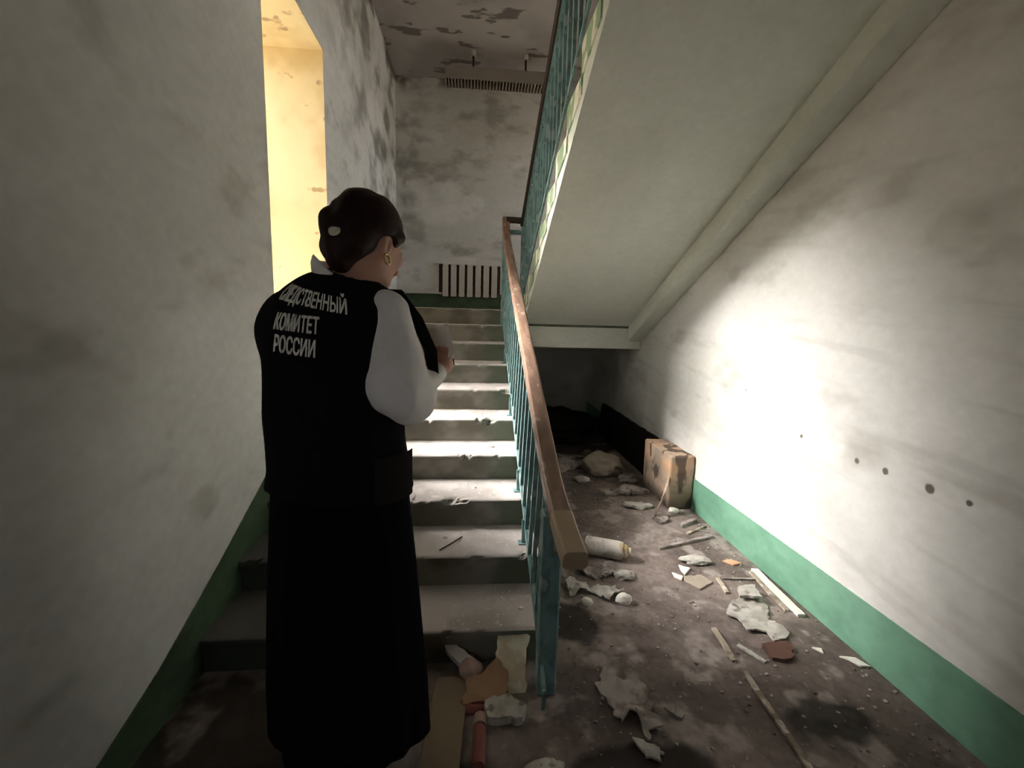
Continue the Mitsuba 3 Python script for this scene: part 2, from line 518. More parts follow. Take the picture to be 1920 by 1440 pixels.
principled('plaster', mikit.proc(plaster_col), 0.9, 0.2, plaster_bump)
principled('soffit_paint', mikit.proc(soffit_col), 0.85, 0.2, plaster_bump, 0.5)
principled('ceiling_paint', mikit.proc(ceiling_col), 0.9, 0.2, plaster_bump, 0.7)
principled('cream_paint', mikit.proc(cream_col), 0.7, 0.3, plaster_bump, 0.5)
principled('green_paint', mikit.proc(green_col), 0.5, 0.4)
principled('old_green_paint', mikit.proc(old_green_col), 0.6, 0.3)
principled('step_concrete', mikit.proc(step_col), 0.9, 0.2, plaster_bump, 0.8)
principled('upper_step', mikit.proc(upstep_col), 0.6, 0.3)
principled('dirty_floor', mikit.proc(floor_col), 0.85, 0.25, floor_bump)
principled('teal_paint', mikit.proc(teal_col), 0.45, 0.45)
principled('brown_rail', mikit.proc(rail_col), 0.38, 0.5)
principled('rail_tan', (0.42, 0.32, 0.22), 0.5, 0.4)
principled('dark_rail', (0.035, 0.022, 0.018), 0.45, 0.4)
principled('worn_box', mikit.proc(box_col), 0.8, 0.3, plaster_bump, 0.6)
principled('dirty_paper', mikit.proc(paper_col), 0.85, 0.2)
principled('grey_rag', mikit.proc(grey_col), 0.9, 0.2)
principled('lobby_brown', (0.07, 0.055, 0.045), 0.8, 0.2)
principled('foam', mikit.proc(foam_col), 0.9, 0.2)
principled('lath_wood', mikit.proc(lath_col), 0.85, 0.25)
principled('dirty_plastic', mikit.proc(bottle_col), 0.5, 0.45)
principled('white_chip', (0.80, 0.77, 0.70), 0.8, 0.25)
principled('tan_card', (0.34, 0.29, 0.235), 0.85, 0.2)
principled('orange_chip', (0.62, 0.36, 0.23), 0.8, 0.2)
principled('dark_brick', (0.14, 0.075, 0.06), 0.9, 0.2)
principled('matte_black', (0.013, 0.012, 0.011), 0.95, 0.15)
principled('board_brown', (0.24, 0.185, 0.125), 0.75, 0.3)
principled('pink_foam', (0.40, 0.28, 0.25), 0.9, 0.2)
principled('tan_leather', (0.36, 0.225, 0.13), 0.7, 0.3)
principled('red_dirty', (0.24, 0.09, 0.07), 0.7, 0.3)
principled('radiator_white', (0.58, 0.55, 0.50), 0.6, 0.3)
principled('dark_gap', (0.06, 0.045, 0.035), 0.95, 0.1)
principled('lamp_grey', (0.25, 0.22, 0.19), 0.6, 0.35)
principled('lamp_slat', (0.42, 0.38, 0.31), 0.5, 0.4)
principled('window_wood', (0.55, 0.50, 0.42), 0.6, 0.3)
principled('black_cloth', (0.0075, 0.0075, 0.009), 0.95, 0.1)
principled('skirt_cloth', (0.004, 0.004, 0.0075), 0.95, 0.1)
principled('pocket_cloth', (0.016, 0.015, 0.015), 0.95, 0.1)
principled('white_cloth', mikit.proc(white_cloth_col), 0.85, 0.2, sheen=0.3)
principled('print_white', (0.85, 0.83, 0.74), 0.6, 0.3)
principled('skin', mikit.proc(skin_col), 0.5, 0.35)
principled('hair', mikit.proc(hair_col), 0.55, 0.2)
principled('nail_polish', (0.03, 0.006, 0.008), 0.2, 0.5)
principled('pearl', (0.72, 0.66, 0.52), 0.3, 0.5)
principled('gold', (0.75, 0.52, 0.25), 0.25, 0.5, metallic=0.8)
principled('sheet_paper', (0.86, 0.84, 0.79), 0.8, 0.2)
principled('black_cover', (0.015, 0.015, 0.016), 0.5, 0.4)
scene['pane_glass'] = {'type': 'thindielectric', 'int_ior': 1.5}

# ------------------------------------------------------------------ the room
YB = -1.7


def struct(name, mesh, bsdf, label, smooth=False):
    return tag(put(name, mesh, bsdf, smooth=smooth), label, kind='structure')


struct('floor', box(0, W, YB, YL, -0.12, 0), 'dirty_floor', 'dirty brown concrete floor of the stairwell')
LY0, LY1, LZ0, LZ1 = 4.62, 5.7, 2.35, 3.6     # added unseen window for fill light, in the right wall behind the upper flight
wr = extrude(sbox(YB, -0.12, YL, ZTOP).difference(sbox(LY0, LZ0, LY1, LZ1)), 0.4)
wr.vertices = np.column_stack([wr.vertices[:, 2] + W, wr.vertices[:, 0], wr.vertices[:, 1]])
wr.fix_normals()
struct('wall_right', wr, 'plaster', 'stained white plaster wall on the right')
struct('wall_back', box(-WT, W + 0.25, YL, YL + 0.25, -0.12, ZTOP), 'plaster', 'blotchy grey white back wall above the half landing')
DX0, DX1, DZ1 = 0.12, 0.82, 2.10                     # added unseen door, its glazed half lets in fill light behind the viewer
wf = extrude(sbox(-WT, -0.12, W + 0.25, ZTOP).difference(sbox(DX0, 0.0, DX1, DZ1)), 0.2)
wf.vertices = np.column_stack([wf.vertices[:, 0], wf.vertices[:, 2] + YB - 0.2, wf.vertices[:, 1]])
wf.fix_normals()
struct('wall_front', wf, 'lobby_brown', 'entrance wall behind the viewer')
dk = tag(numbered('added_door_1'), 'added entrance door with glazed upper half for fill light behind the viewer', kind='structure')
put('frame', join(box(DX0, DX0 + 0.04, YB - 0.16, YB - 0.04, 0, DZ1), box(DX1 - 0.04, DX1, YB - 0.16, YB - 0.04, 0, DZ1), box(DX0 + 0.04, DX1 - 0.04, YB - 0.16, YB - 0.04, DZ1 - 0.04, DZ1)), 'lobby_brown', dk)
put('leaf', join(box(DX0 + 0.04, DX1 - 0.04, YB - 0.12, YB - 0.08, 0.01, 1.18), box(DX0 + 0.04, DX0 + 0.10, YB - 0.12, YB - 0.08, 1.18, DZ1 - 0.04), box(DX1 - 0.10, DX1 - 0.04, YB - 0.12, YB - 0.08, 1.18, DZ1 - 0.04), box(DX0 + 0.10, DX1 - 0.10, YB - 0.12, YB - 0.08, DZ1 - 0.11, DZ1 - 0.04)), 'lobby_brown', dk)
put('pane', trimesh.Trimesh([[DX0 + 0.10, YB - 0.1, 1.18], [DX1 - 0.10, YB - 0.1, 1.18], [DX1 - 0.10, YB - 0.1, DZ1 - 0.11], [DX0 + 0.10, YB - 0.1, DZ1 - 0.11]], [[0, 1, 2], [0, 2, 3]], process=False), 'pane_glass', dk)
poly = sbox(YB, -0.12, YL, ZTOP)
poly = poly.difference(sbox(WY0, WZ0, WY1, WZ1)).difference(sbox(WY0, WZ0 + 2 * ZL, WY1, ZTOP - 0.12))
wl = extrude(poly, WT)
wl.vertices = np.column_stack([wl.vertices[:, 2] - WT, wl.vertices[:, 0], wl.vertices[:, 1]])
wl.fix_normals()
struct('wall_left', wl, 'plaster', 'grey plaster wall on the left with a deep window opening')
struct('ceiling', box(-WT, W + 0.25, YB, YL + 0.2, ZTOP, ZTOP + 0.2), 'ceiling_paint', 'ceiling at the top of the stairwell')
struct('ceiling_001', box(0, W, YB, Y0 - 0.02, 2 * ZL - 0.2, 2 * ZL), 'lobby_brown', 'slab of the storey above the entrance')

for n, dz in ((1, 0.0), (2, 2 * ZL)):
    top = WZ1 + dz if n == 1 else ZTOP - 0.12
    z0 = WZ0 + dz
    wk = tag(numbered(f'window_{n}'), 'deep window opening with cream painted reveal' if n == 1 else 'upper stair window', kind='structure')
    e = 0.004
    put('reveal', box(-WT + 0.1, 0.001, WY1 - e, WY1 + 0.001, z0, top), 'cream_paint', wk)
    put('reveal', box(-WT + 0.1, 0.001, WY0 - 0.001, WY0 + e, z0, top), 'cream_paint', wk)
    put('reveal', box(-WT + 0.1, 0.001, WY0 + e, WY1 - e, top - e, top + 0.001), 'cream_paint', wk)
    put('sill', box(-WT + 0.1, 0.03, WY0 + 0.005, WY1 - 0.005, z0 - 0.02, z0 + 0.025, 0.004), 'cream_paint', wk)
    f = []
    x0, x1 = -WT + 0.03, -WT + 0.085
    ym = (WY0 + WY1) / 2
    for y in (WY0, ym - 0.025, WY1 - 0.05):
        f.append(box(x0, x1, y, y + 0.05, z0, top))
    for z in (z0, z0 + 1.05, top - 0.05):
        f.append(box(x0 + 0.002, x1 - 0.002, WY0, WY1, z, z + 0.05))
    fr = put('frame', join(*f), 'window_wood', wk)
    for (a, b) in ((WY0 + 0.05, ym - 0.025), (ym + 0.025, WY1 - 0.05)):
        for (c, d) in ((z0 + 0.05, z0 + 1.05), (z0 + 1.10, top - 0.05)):
            pane = trimesh.Trimesh([[-WT + 0.057, a, c], [-WT + 0.057, b, c], [-WT + 0.057, b, d], [-WT + 0.057, a, d]], [[0, 1, 2], [0, 2, 3]], process=False)
            put('pane', pane, 'pane_glass', wk)

wk = tag(numbered('window_3'), 'added landing window for fill light behind the upper flight', kind='structure')
f = [box(W + 0.26, W + 0.32, y, y + 0.06, LZ0, LZ1) for y in (LY0, (LY0 + LY1) / 2 - 0.03, LY1 - 0.06)] + [box(W + 0.262, W + 0.318, LY0, LY1, z, z + 0.06) for z in (LZ0, LZ1 - 0.06)]
put('frame', join(*f), 'window_wood', wk)
put('sill', box(W - 0.03, W + 0.26, LY0 + 0.005, LY1 - 0.005, LZ0 - 0.02, LZ0 + 0.02, 0.004), 'window_wood', wk)
for (a, b) in ((LY0 + 0.06, (LY0 + LY1) / 2 - 0.03), ((LY0 + LY1) / 2 + 0.03, LY1 - 0.06)):
    put('pane', trimesh.Trimesh([[W + 0.29, a, LZ0 + 0.06], [W + 0.29, b, LZ0 + 0.06], [W + 0.29, b, LZ1 - 0.06], [W + 0.29, a, LZ1 - 0.06]], [[0, 1, 2], [0, 2, 3]], process=False), 'pane_glass', wk)

# painted bands along the foot of the walls
BH = 0.224
struct('baseboard_right', box(W - 0.006, W + 0.001, YB, YL - 0.001, 0, BH), 'green_paint', 'green painted band along the foot of the right wall')
lz = [(0.55, -0.0), (YE + 0.1, 0.0), (YE + 0.1, ZL + BH), (YE - 0.02, ZL + BH - 0.02), (2.133, 0.534), (1.716, 0.337), (1.36, 0.186), (1.122, 0.116), (0.85, 0.09), (YB, 0.09), (YB, 0)]
lb = extrude(Polygon(lz), 0.006)
lb.vertices = np.column_stack([lb.vertices[:, 2] - 0.0005, lb.vertices[:, 0], lb.vertices[:, 1]])
lb.fix_normals()
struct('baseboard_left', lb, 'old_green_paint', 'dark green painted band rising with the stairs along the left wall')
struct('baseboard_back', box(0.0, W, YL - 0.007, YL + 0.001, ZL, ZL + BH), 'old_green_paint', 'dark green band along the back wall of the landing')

# ------------------------------------------------------------------ stairs


def step_mesh(n, x0, x1, seed, y_first=Y0, z_first=0.0, dirn=1.0, wear_it=True, deep=0.0):
    y, z = TR * (n - 1), RI * n
    b = 0.012
    prof = [(y + 0.012, z - RI - 0.004), (y + 0.012, z - RI * 0.5), (y + 0.010, z - 0.05), (y + 0.002, z - 0.03), (y - 0.004, z - 0.018), (y - 0.002, z - 0.007),
            (y + 0.006, z - 0.001), (y + 0.02, z), (y + 0.05, z), (y + 0.12, z), (y + 0.2, z), (y + TR + 0.012, z), (y + TR + 0.012, z - RI - deep)]
    prof = [(y_first + dirn * a, z_first + b_) for a, b_ in prof]
    xs = np.linspace(x0, x1, 90 if wear_it else 12)

    def wear(V):
        edge = np.exp(-((np.abs(V[:, 1] - (y_first + dirn * y)) / 0.03) ** 2 + ((V[:, 2] - (z_first + z)) / 0.03) ** 2))
        q = np.column_stack([V[:, 0] * 16, V[:, 1] * 10, V[:, 2] * 10 + seed * 2.3])
        chip = np.maximum(meshkit.fbm(q, 3, seed) - 0.56, 0) * 0.13
        V = V.copy()
        V[:, 1] += dirn * edge * chip * 1.2
        V[:, 2] -= edge * chip
        V[:, 2] += 0.003 * (meshkit.fbm(q * 0.6, 2, seed + 9) - 0.5) * (V[:, 2] > z_first + z - 0.02)
        return V
    return swept(prof, xs, wear if wear_it else None)


low = thing('staircase', 'worn concrete flight of dusty steps climbing to the half landing beside the left wall', 'stairs')
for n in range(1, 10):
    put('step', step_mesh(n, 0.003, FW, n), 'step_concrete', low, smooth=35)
slab = Polygon([(Y0 + 0.02, -0.0), (Y0 + 0.4, 0.0), (YE + 0.02, ZL - 0.36), (YE + 0.02, ZL - RI - 0.004), (YE - TR + 0.03, ZL - RI - 0.004)] + [])
pts = [(Y0 + 0.02, 0.0)]
for n in range(1, 10):
    pts += [(Y0 + 0.02 + TR * (n - 1), RI * n - 0.03), (Y0 + 0.02 + TR * n, RI * n - 0.03)]
pts[-1] = (YE - 0.003, RI * 9 - 0.03)
pts += [(YE - 0.003, ZL - 0.40), (Y0 + 0.42, 0.0)]
sb = extrude(Polygon(pts), FW - 0.016)
sb.vertices = np.column_stack([sb.vertices[:, 2] + 0.004, sb.vertices[:, 0], sb.vertices[:, 1]])
sb.fix_normals()
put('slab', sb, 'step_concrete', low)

land = thing('stair_landing', 'concrete half landing with a pale beam across its front at the head of the stairs', 'landing')


def landing_edge():
    z = ZL
    y = YE
    prof = [(y + 0.012, z - RI - 0.004), (y + 0.012, z - RI * 0.5), (y + 0.010, z - 0.05), (y + 0.002, z - 0.03), (y - 0.004, z - 0.018), (y - 0.002, z - 0.007),
            (y + 0.006, z - 0.001), (y + 0.02, z), (y + 0.05, z), (YL - 0.009, z), (YL - 0.009, z - RI - 0.004)]

    def wear(V):
        edge = np.exp(-((np.abs(V[:, 1] - y) / 0.03) ** 2 + ((V[:, 2] - z) / 0.03) ** 2))
        q = np.column_stack([V[:, 0] * 16, V[:, 1] * 10, V[:, 2] * 10 + 31])
        chip = np.maximum(meshkit.fbm(q, 3, 10) - 0.56, 0) * 0.13
        V = V.copy()
        V[:, 1] += edge * chip
        V[:, 2] -= edge * chip
        return V
    return swept(prof, np.linspace(0.003, W - 0.009, 120), wear)


put('deck', landing_edge(), 'step_concrete', land, smooth=35)
put('beam', join(box(FW - 0.01, W - 0.003, YE + 0.0, YE + 0.2, 1.05, ZL - RI - 0.004, 0.006), box(0.003, W - 0.003, YE + 0.2, YL - 0.003, 1.16, ZL - RI - 0.004)), 'soffit_paint', land)

up = thing('staircase_001', 'upper concrete flight seen from below with a smooth pale green grey underside', 'stairs')
for n in range(1, 10):
    m = step_mesh(n, UX, W - 0.003, 40 + n, YE - 0.004, ZL, -1.0, False, -0.06)
    put('step', m, 'upper_step', up, smooth=35)
pts = [(YE - 0.001, 1.26), (YE - 0.001, ZL)]
for n in range(1, 10):
    pts += [(YE - 0.02 - TR * (n - 1), ZL + RI * n - 0.03), (YE - 0.02 - TR * n, ZL + RI * n - 0.03)]
pts += [(Y0 - 0.02, 2 * ZL - 0.21), (Y0 - 0.02, 1.26 + SL * (YE - Y0))]
us = extrude(Polygon(pts), W - UX - 0.012)
us.vertices = np.column_stack([us.vertices[:, 2] + UX + 0.008, us.vertices[:, 0], us.vertices[:, 1]])
us.fix_normals()
put('slab', us, 'soffit_paint', up)
rib = [(YE - 0.001, 1.27), (YE - 0.001, 1.12), (Y0 - 0.02, 1.12 + SL * (YE - Y0 + 0.02)), (Y0 - 0.02, 1.27 + SL * (YE - Y0 + 0.02))]
rb = extrude(Polygon(rib), 0.125)
rb.vertices = np.column_stack([rb.vertices[:, 2] + W - 0.128, rb.vertices[:, 0], rb.vertices[:, 1]])
rb.fix_normals()
put('rib', rb, 'soffit_paint', up)

# the next storey: landing slab that is the ceiling above the half landing, and the flight over the left side
lu = thing('stair_landing_001', 'flaking grey ceiling slab of the next landing at the top of the picture', 'landing')
put('deck', join(box(0.003, W - 0.003, YE + 0.22, YL - 0.003, ZC, ZC + 0.16), box(0.003, W - 0.003, YE, YE + 0.24, ZC - 0.02, ZC + 0.16, 0.008)), 'ceiling_paint', lu)
u3 = thing('staircase_002', 'underside of the flight above the left side, almost out of the picture', 'stairs')
pts = [(YE - 0.001, 4.01), (YE - 0.001, 3 * ZL - RI)]
for n in range(9, 0, -1):
    pts += [(Y0 + TR * n, 2 * ZL + RI * n), (Y0 + TR * (n - 1), 2 * ZL + RI * n)]
pts += [(Y0, 2 * ZL + 0.002), (Y0, 4.01 - SL * (YE - Y0))]
s3 = extrude(Polygon(pts), FW - 0.004)
s3.vertices = np.column_stack([s3.vertices[:, 2] + 0.004, s3.vertices[:, 0], s3.vertices[:, 1]])
s3.fix_normals()
put('slab', s3, 'ceiling_paint', u3)

# ------------------------------------------------------------------ railings
RX = 1.228
NOSE = lambda y: RI + SL * (y - Y0)
RAIL = lambda y: 1.157 + SL * (y - 2.313)


def rail_profile(pts, w, h, bsdf, parent, name='handrail'):
    """A round-topped rail along pts (top centre line)."""
    pts = np.asarray(pts, float)
    a = np.linspace(0, np.pi, 9)
    prof = [(w / 2 * np.sign(np.cos(t)) * abs(np.cos(t)) ** 0.45, -h * 0.4 + h * 0.4 * np.sin(t) ** 0.6) for t in a] + [(-w / 2, -h * 0.85), (-w * 0.36, -h), (w * 0.36, -h), (w / 2, -h * 0.85)]
    prof = np.array(prof)
    V, F, n = [], [], len(prof)
    tan = np.gradient(pts, axis=0)
    for p, t in zip(pts, tan):
        t = t / np.linalg.norm(t)
        s = np.cross(t, [0, 0, 1.0])
        s /= np.linalg.norm(s)
        u = np.cross(s, t)
        V.append(p + prof[:, :1] * s + prof[:, 1:] * u)
    V = np.vstack(V)
    for i in range(len(pts) - 1):
        for j in range(n):
            k = (j + 1) % n
            F += [[i * n + j, i * n + k, (i + 1) * n + k], [i * n + j, (i + 1) * n + k, (i + 1) * n + j]]
    c = len(V)
    V = np.vstack([V, V[:n].mean(0), V[(len(pts) - 1) * n:].mean(0)])
    e = (len(pts) - 1) * n
    for j in range(n):
        k = (j + 1) % n
        F += [[c, k, j], [c + 1, e + j, e + k]]
    m = trimesh.Trimesh(V, F, process=False)
    m.fix_normals()
    return put(name, m, bsdf, parent, smooth=40)


rl = thing('stair_railing', 'teal metal stair railing with a worn reddish brown handrail along the lower flight', 'railing')
rail_profile([(1.247, 1.15, 0.664), (1.244, 1.25, 0.682), (1.242, 1.335, 0.705)], 0.072, 0.058, 'rail_tan', rl, 'handrail_end')
hp = [(1.242, 1.335, 0.703), (1.24, 1.48, RAIL(1.48) - 0.005)] + [(1.238, y, RAIL(y)) for y in np.linspace(1.6, 3.95, 16)] + [(1.238, 4.06, 2.035), (1.238, 4.13, 2.12), (1.238, 4.16, 2.19)]
rail_profile(hp, 0.066, 0.055, 'brown_rail', rl)
put('newel_post', box(RX - 0.033, RX + 0.033, 1.395, 1.461, 0.0, 0.66, 0.006), 'teal_paint', rl)
put('newel_post', box(RX - 0.02, RX + 0.02, 4.14, 4.18, ZL, 2.14, 0.004), 'teal_paint', rl)
tr_ = [(RX, y, RAIL(y) - 0.062) for y in (1.42, 2.5, 3.94)]
put('top_rail', bar(tr_[0], tr_[2], 0.04, 0.012), 'teal_paint', rl)
put('bottom_rail', bar((RX - 0.02, 1.33, NOSE(1.33) + 0.045), (RX - 0.02, 4.14, NOSE(4.14) + 0.045), 0.012, 0.03), 'teal_paint', rl)
put('foot_rail', bar((RX - 0.02, 1.33, NOSE(1.33) + 0.045), (RX - 0.02, 1.345, 0.0), 0.012, 0.012), 'teal_paint', rl)
ys = np.arange(1.56, 4.1, 0.118)
for i, y in enumerate(ys):
    put('baluster', bar((RX - 0.02, y, NOSE(y) + 0.05), (RX, y, RAIL(y) - 0.06), 0.016, 0.016, 0, (0, 1, 0)), 'teal_paint', rl)
for n in (2, 3, 5, 7, 9):
    y = Y0 + TR * (n - 1) + 0.11
    put('support_leg', bar((RX - 0.028, y, RI * n), (RX - 0.028, y, NOSE(y) + 0.06), 0.016, 0.016, 0, (0, 1, 0)), 'teal_paint', rl)
    put('foot_plate', box(RX - 0.05, RX - 0.005, y - 0.02, y + 0.02, RI * n - 0.001, RI * n + 0.006), 'teal_paint', rl)

r2 = thing('stair_railing_001', 'teal stair railing with a dark handrail on the upper flight', 'railing')
UR = lambda y: 2.17 + SL * (4.13 - y)
UN = lambda y: ZL + RI + SL * (YE - y)
rail_profile([(1.393, y, UR(y)) for y in np.linspace(4.17, 1.45, 12)], 0.06, 0.05, 'dark_rail', r2)
rail_profile([(1.24, 4.165, 2.188), (1.31, 4.165, 2.188), (1.395, 4.165, 2.185)], 0.05, 0.05, 'dark_rail', r2, 'cross_rail')
put('cross_bar', bar((RX, 4.165, 2.06), (1.40, 4.165, 2.06), 0.03, 0.035), 'teal_paint', r2)
put('cross_bar', bar((RX, 4.165, 1.50), (1.40, 4.165, 1.50), 0.02, 0.03), 'teal_paint', r2)
put('newel_post', box(1.375, 1.425, 4.135, 4.185, ZL, 2.15, 0.005), 'teal_paint', r2)
put('top_rail', bar((1.40, 4.14, UR(4.14) - 0.055), (1.40, 1.50, UR(1.50) - 0.055), 0.036, 0.012), 'teal_paint', r2)
put('bottom_rail', bar((1.402, 4.14, UN(4.14) + 0.0), (1.402, 1.50, UN(1.50) + 0.0), 0.012, 0.03), 'teal_paint', r2)
for y in np.arange(4.03, 1.5, -0.118):
    put('baluster', bar((1.402, y, UN(y)), (1.40, y, UR(y) - 0.05), 0.016, 0.016, 0, (0, 1, 0)), 'teal_paint', r2)

# ------------------------------------------------------------------ radiator, pipe and lamp on the landing
rd = thing('radiator', 'old white sectional radiator sunk into the back wall of the landing', 'radiator')
rx0, rz0, rz1 = 0.535, 1.575, 1.995
put('niche_back', box(rx0 - 0.01, 1.30, YL - 0.008, YL + 0.001, rz0 + 0.03, rz1 - 0.0), 'dark_gap', rd)
pitch = 0.1025
for i in range(7):
    x = rx0 + 0.018 + pitch * i
    poly = sbox(x + 0.030, rz0, x + pitch - 0.022, rz1).buffer(0.010)
    s = extrude(poly, 0.05)
    s.vertices = np.column_stack([s.vertices[:, 0], YL - 0.055 + s.vertices[:, 2], s.vertices[:, 1]])
    s.fix_normals()
    put('section', s, 'radiator_white', rd, smooth=40)
lint = rag([(0, 0), (0.82, 0.0), (0.84, 0.06), (0.5, 0.09), (0.2, 0.085), (0.0, 0.05)], 0.06, 5, 0.0, 0.006)
lint.vertices = np.column_stack([lint.vertices[:, 0] + rx0 - 0.05, YL - lint.vertices[:, 2], lint.vertices[:, 1] + rz1 - 0.035])
lint.fix_normals()
put('plaster_edge', lint, 'plaster', rd)
tag(put('heating_pipe', tube([(0.09, YL - 0.06, ZL + 0.02), (0.09, YL - 0.06, 1.56), (0.12, YL - 0.06, 1.595), (0.3, YL - 0.05, 1.60), (rx0 + 0.03, YL - 0.04, 1.60)], 0.012, 10), 'radiator_white', smooth=True),
    'thin pale heating pipe running from the corner to the radiator', 'pipe')

lp = thing('ceiling_lamp', 'old strip lamp with a louvre grille hanging from two rods under the ceiling', 'lamp')
ya, yb, za, zb = 5.24, 5.45, 3.80, 3.925
put('housing', join(box(0.63, 1.9, ya, yb, zb - 0.02, zb, 0.004), box(0.63, 1.9, ya, ya + 0.008, za, zb - 0.01), box(0.63, 1.9, yb - 0.008, yb, za, zb - 0.01), box(0.63, 0.64, ya, yb, za, zb - 0.01), box(1.89, 1.9, ya, yb, za, zb - 0.01)), 'lamp_grey', lp)
for i in range(36):
    x = 0.66 + i * 0.0345
    put('louvre', box(x, x + 0.007, ya + 0.009, yb - 0.009, za, za + 0.05), 'lamp_slat', lp)
for x in (0.925, 1.49):
    put('rod', tube([(x, 5.33, zb), (x, 5.33, ZC - 0.03)], 0.011, 8), 'dark_gap', lp)
    put('rosette', lathe([(0, 0.055), (0.026, 0.055), (0.03, 0.0), (0, 0.0)], 14, (x, 5.33, ZC - 0.055), (x, 5.33, ZC)), 'radiator_white', lp)

# ------------------------------------------------------------------ box, charred boards and black heap under the landing
bx = thing('crate', 'battered tan and orange box with scorched edges standing against the right wall', 'box')


def rough_box(x0, x1, y0, y1, z0, z1, seed, amp=0.006, r=0.02):
    a = [m3.Manifold.sphere(r, 12).translate((x, y, z)) for x in (x0 + r, x1 - r) for y in (y0 + r, y1 - r) for z in (z0 + r, z1 - r)]
    h = m3.Manifold.batch_hull(a).refine_to_length(0.025)
    q = h.to_mesh()
    m = trimesh.Trimesh(q.vert_properties[:, :3], q.tri_verts)
    m.vertices += m.vertex_normals * (amp * 2 * (meshkit.fbm(m.vertices * 14, 3, seed) - 0.5))[:, None]
    return m


put('body', rough_box(2.335, W - 0.008, 2.935, 3.42, 0.004, 0.385, 3, 0.006, 0.013), 'worn_box', bx, smooth=50)
fl = extrude(Polygon([(-0.035, 0.0), (0.045, 0.0), (0.05, 0.10), (0.02, 0.17), (0.03, 0.26), (-0.03, 0.27), (-0.025, 0.15), (-0.045, 0.08)]), 0.006)
v, f = trimesh.remesh.subdivide_to_size(fl.vertices, fl.faces, 0.02)
v = v + np.column_stack([0 * v[:, 0], 0 * v[:, 0], 0.05 * (v[:, 1] / 0.27) ** 2])
e1, e2 = np.array([0.35, 0.94, 0]), np.array([-0.36, -0.42, -0.83])
fl = trimesh.Trimesh(np.array([2.328, 2.925, 0.235]) + v[:, :1] * e1 + v[:, 1:2] * e2 / np.linalg.norm(e2) + v[:, 2:] * np.array([-0.9, -0.3, 0.2]), f, process=False)
put('flap', fl, 'worn_box', bx, smooth=40)
cb = thing('charred_board', 'blackened long board leaning along the right wall behind the box', 'board')
put('panel', at(rough_box(-0.02, 0.02, 3.44, 5.1, 0.0, 0.36, 12, 0.006, 0.012), W - 0.075, 0, 0.003, 0, (math.radians(7), (0, 1, 0))), 'matte_black', cb, smooth=50)

hp_ = lump((1.0, 1.3, 0.36), 21, 0.5, 4)
tag(put('black_heap', at(hp_, 1.92, 5.15, 0.0), 'matte_black', smooth=60), 'black heap of rubbish filling the dark end under the landing', 'rubbish heap')

# ------------------------------------------------------------------ litter on the floor
def litter(name, mesh, bsdf, label, cat, group=None, smooth=40):
    return tag(put(name, mesh, bsdf, smooth=smooth), label, cat, group)


def flat_piece(outline, thick, seed, x, y, rot=0, z=0.001, **kw):
    return at(on_ground(rag(outline, thick, seed, **kw)), x, y, z, rot)


def floor_piece(outline, thick, seed, z=0.001, **kw):
    o = np.asarray(outline, float)
    c = o.mean(0)
    return at(on_ground(rag(o - c, thick, seed, **kw)), c[0], c[1], z)


can = thing('spray_can', 'dirty off-white cylindrical can lying on the floor right of the railing', 'can')
ca, cbb = np.array([1.605, 2.36, 0.052]), np.array([1.835, 2.265, 0.05])
put('body', lathe([(0, 0), (0.046, 0), (0.05, 0.006), (0.05, 0.185), (0.046, 0.205), (0, 0.205)], 28, ca, cbb), 'dirty_plastic', can, smooth=40)
put('neck', lathe([(0, 0.2), (0.040, 0.2), (0.037, 0.222), (0.026, 0.228), (0.024, 0.247), (0, 0.247)], 24, ca, cbb), 'dirty_plastic', can, smooth=40)

litter('torn_sheet', floor_piece([(2.203, 1.89), (2.269, 1.925), (2.345, 1.904), (2.336, 1.831), (2.275, 1.74), (2.311, 1.652), (2.259, 1.606), (2.199, 1.594), (2.207, 1.657), (2.134, 1.674), (2.137, 1.747), (2.103, 1.777), (2.134, 1.821)], 0.006, 31, bump=0.022, jag=0.005), 'dirty_paper',
       'large torn pale grey sheet lying on the floor near the green band', 'sheet')
litter('torn_sheet', floor_piece([(2.261, 1.951), (2.349, 1.96), (2.324, 1.86), (2.226, 1.885)], 0.012, 33, z=0.02, bump=0.01, jag=0.003), 'dirty_paper',
       'smaller folded strip lying over the top end of the large torn sheet', 'sheet')
litter('brick_shard', floor_piece([(2.148, 1.587), (2.25, 1.601), (2.255, 1.555), (2.212, 1.505), (2.14, 1.509)], 0.012, 35, bump=0.008), 'dark_brick',
       'dark reddish shard below the large torn sheet', 'shard')
litter('card_piece', floor_piece([(2.056, 2.094), (2.153, 2.1), (2.182, 2.041), (2.086, 1.981), (2.039, 2.052)], 0.006, 37, bump=0.004, jag=0.002), 'tan_card',
       'flat tan card piece in the middle of the floor beside two white chips', 'card')
litter('plaster_chip', floor_piece([(2.077, 2.201), (2.126, 2.167), (2.063, 2.104)], 0.008, 39, bump=0.006, jag=0.002), 'white_chip',
       'white chip behind the flat tan card piece', 'chip')
litter('plaster_chip', floor_piece([(2.01, 2.131), (2.05, 2.094), (2.029, 2.062), (2.003, 2.092)], 0.008, 41, bump=0.006, jag=0.002), 'white_chip',
       'white chip at the left tip of the flat tan card piece', 'chip')
litter('plaster_chip', floor_piece([(2.345, 2.235), (2.40, 2.245), (2.435, 2.205), (2.38, 2.19)], 0.008, 43, bump=0.005, jag=0.002), 'orange_chip',
       'orange pink chip near the green band', 'chip')
litter('plaster_chip', floor_piece([(2.42, 1.515), (2.475, 1.50), (2.50, 1.455), (2.46, 1.46)], 0.006, 45, bump=0.005, jag=0.002), 'white_chip',
       'white chip nearest the front right corner', 'chip')
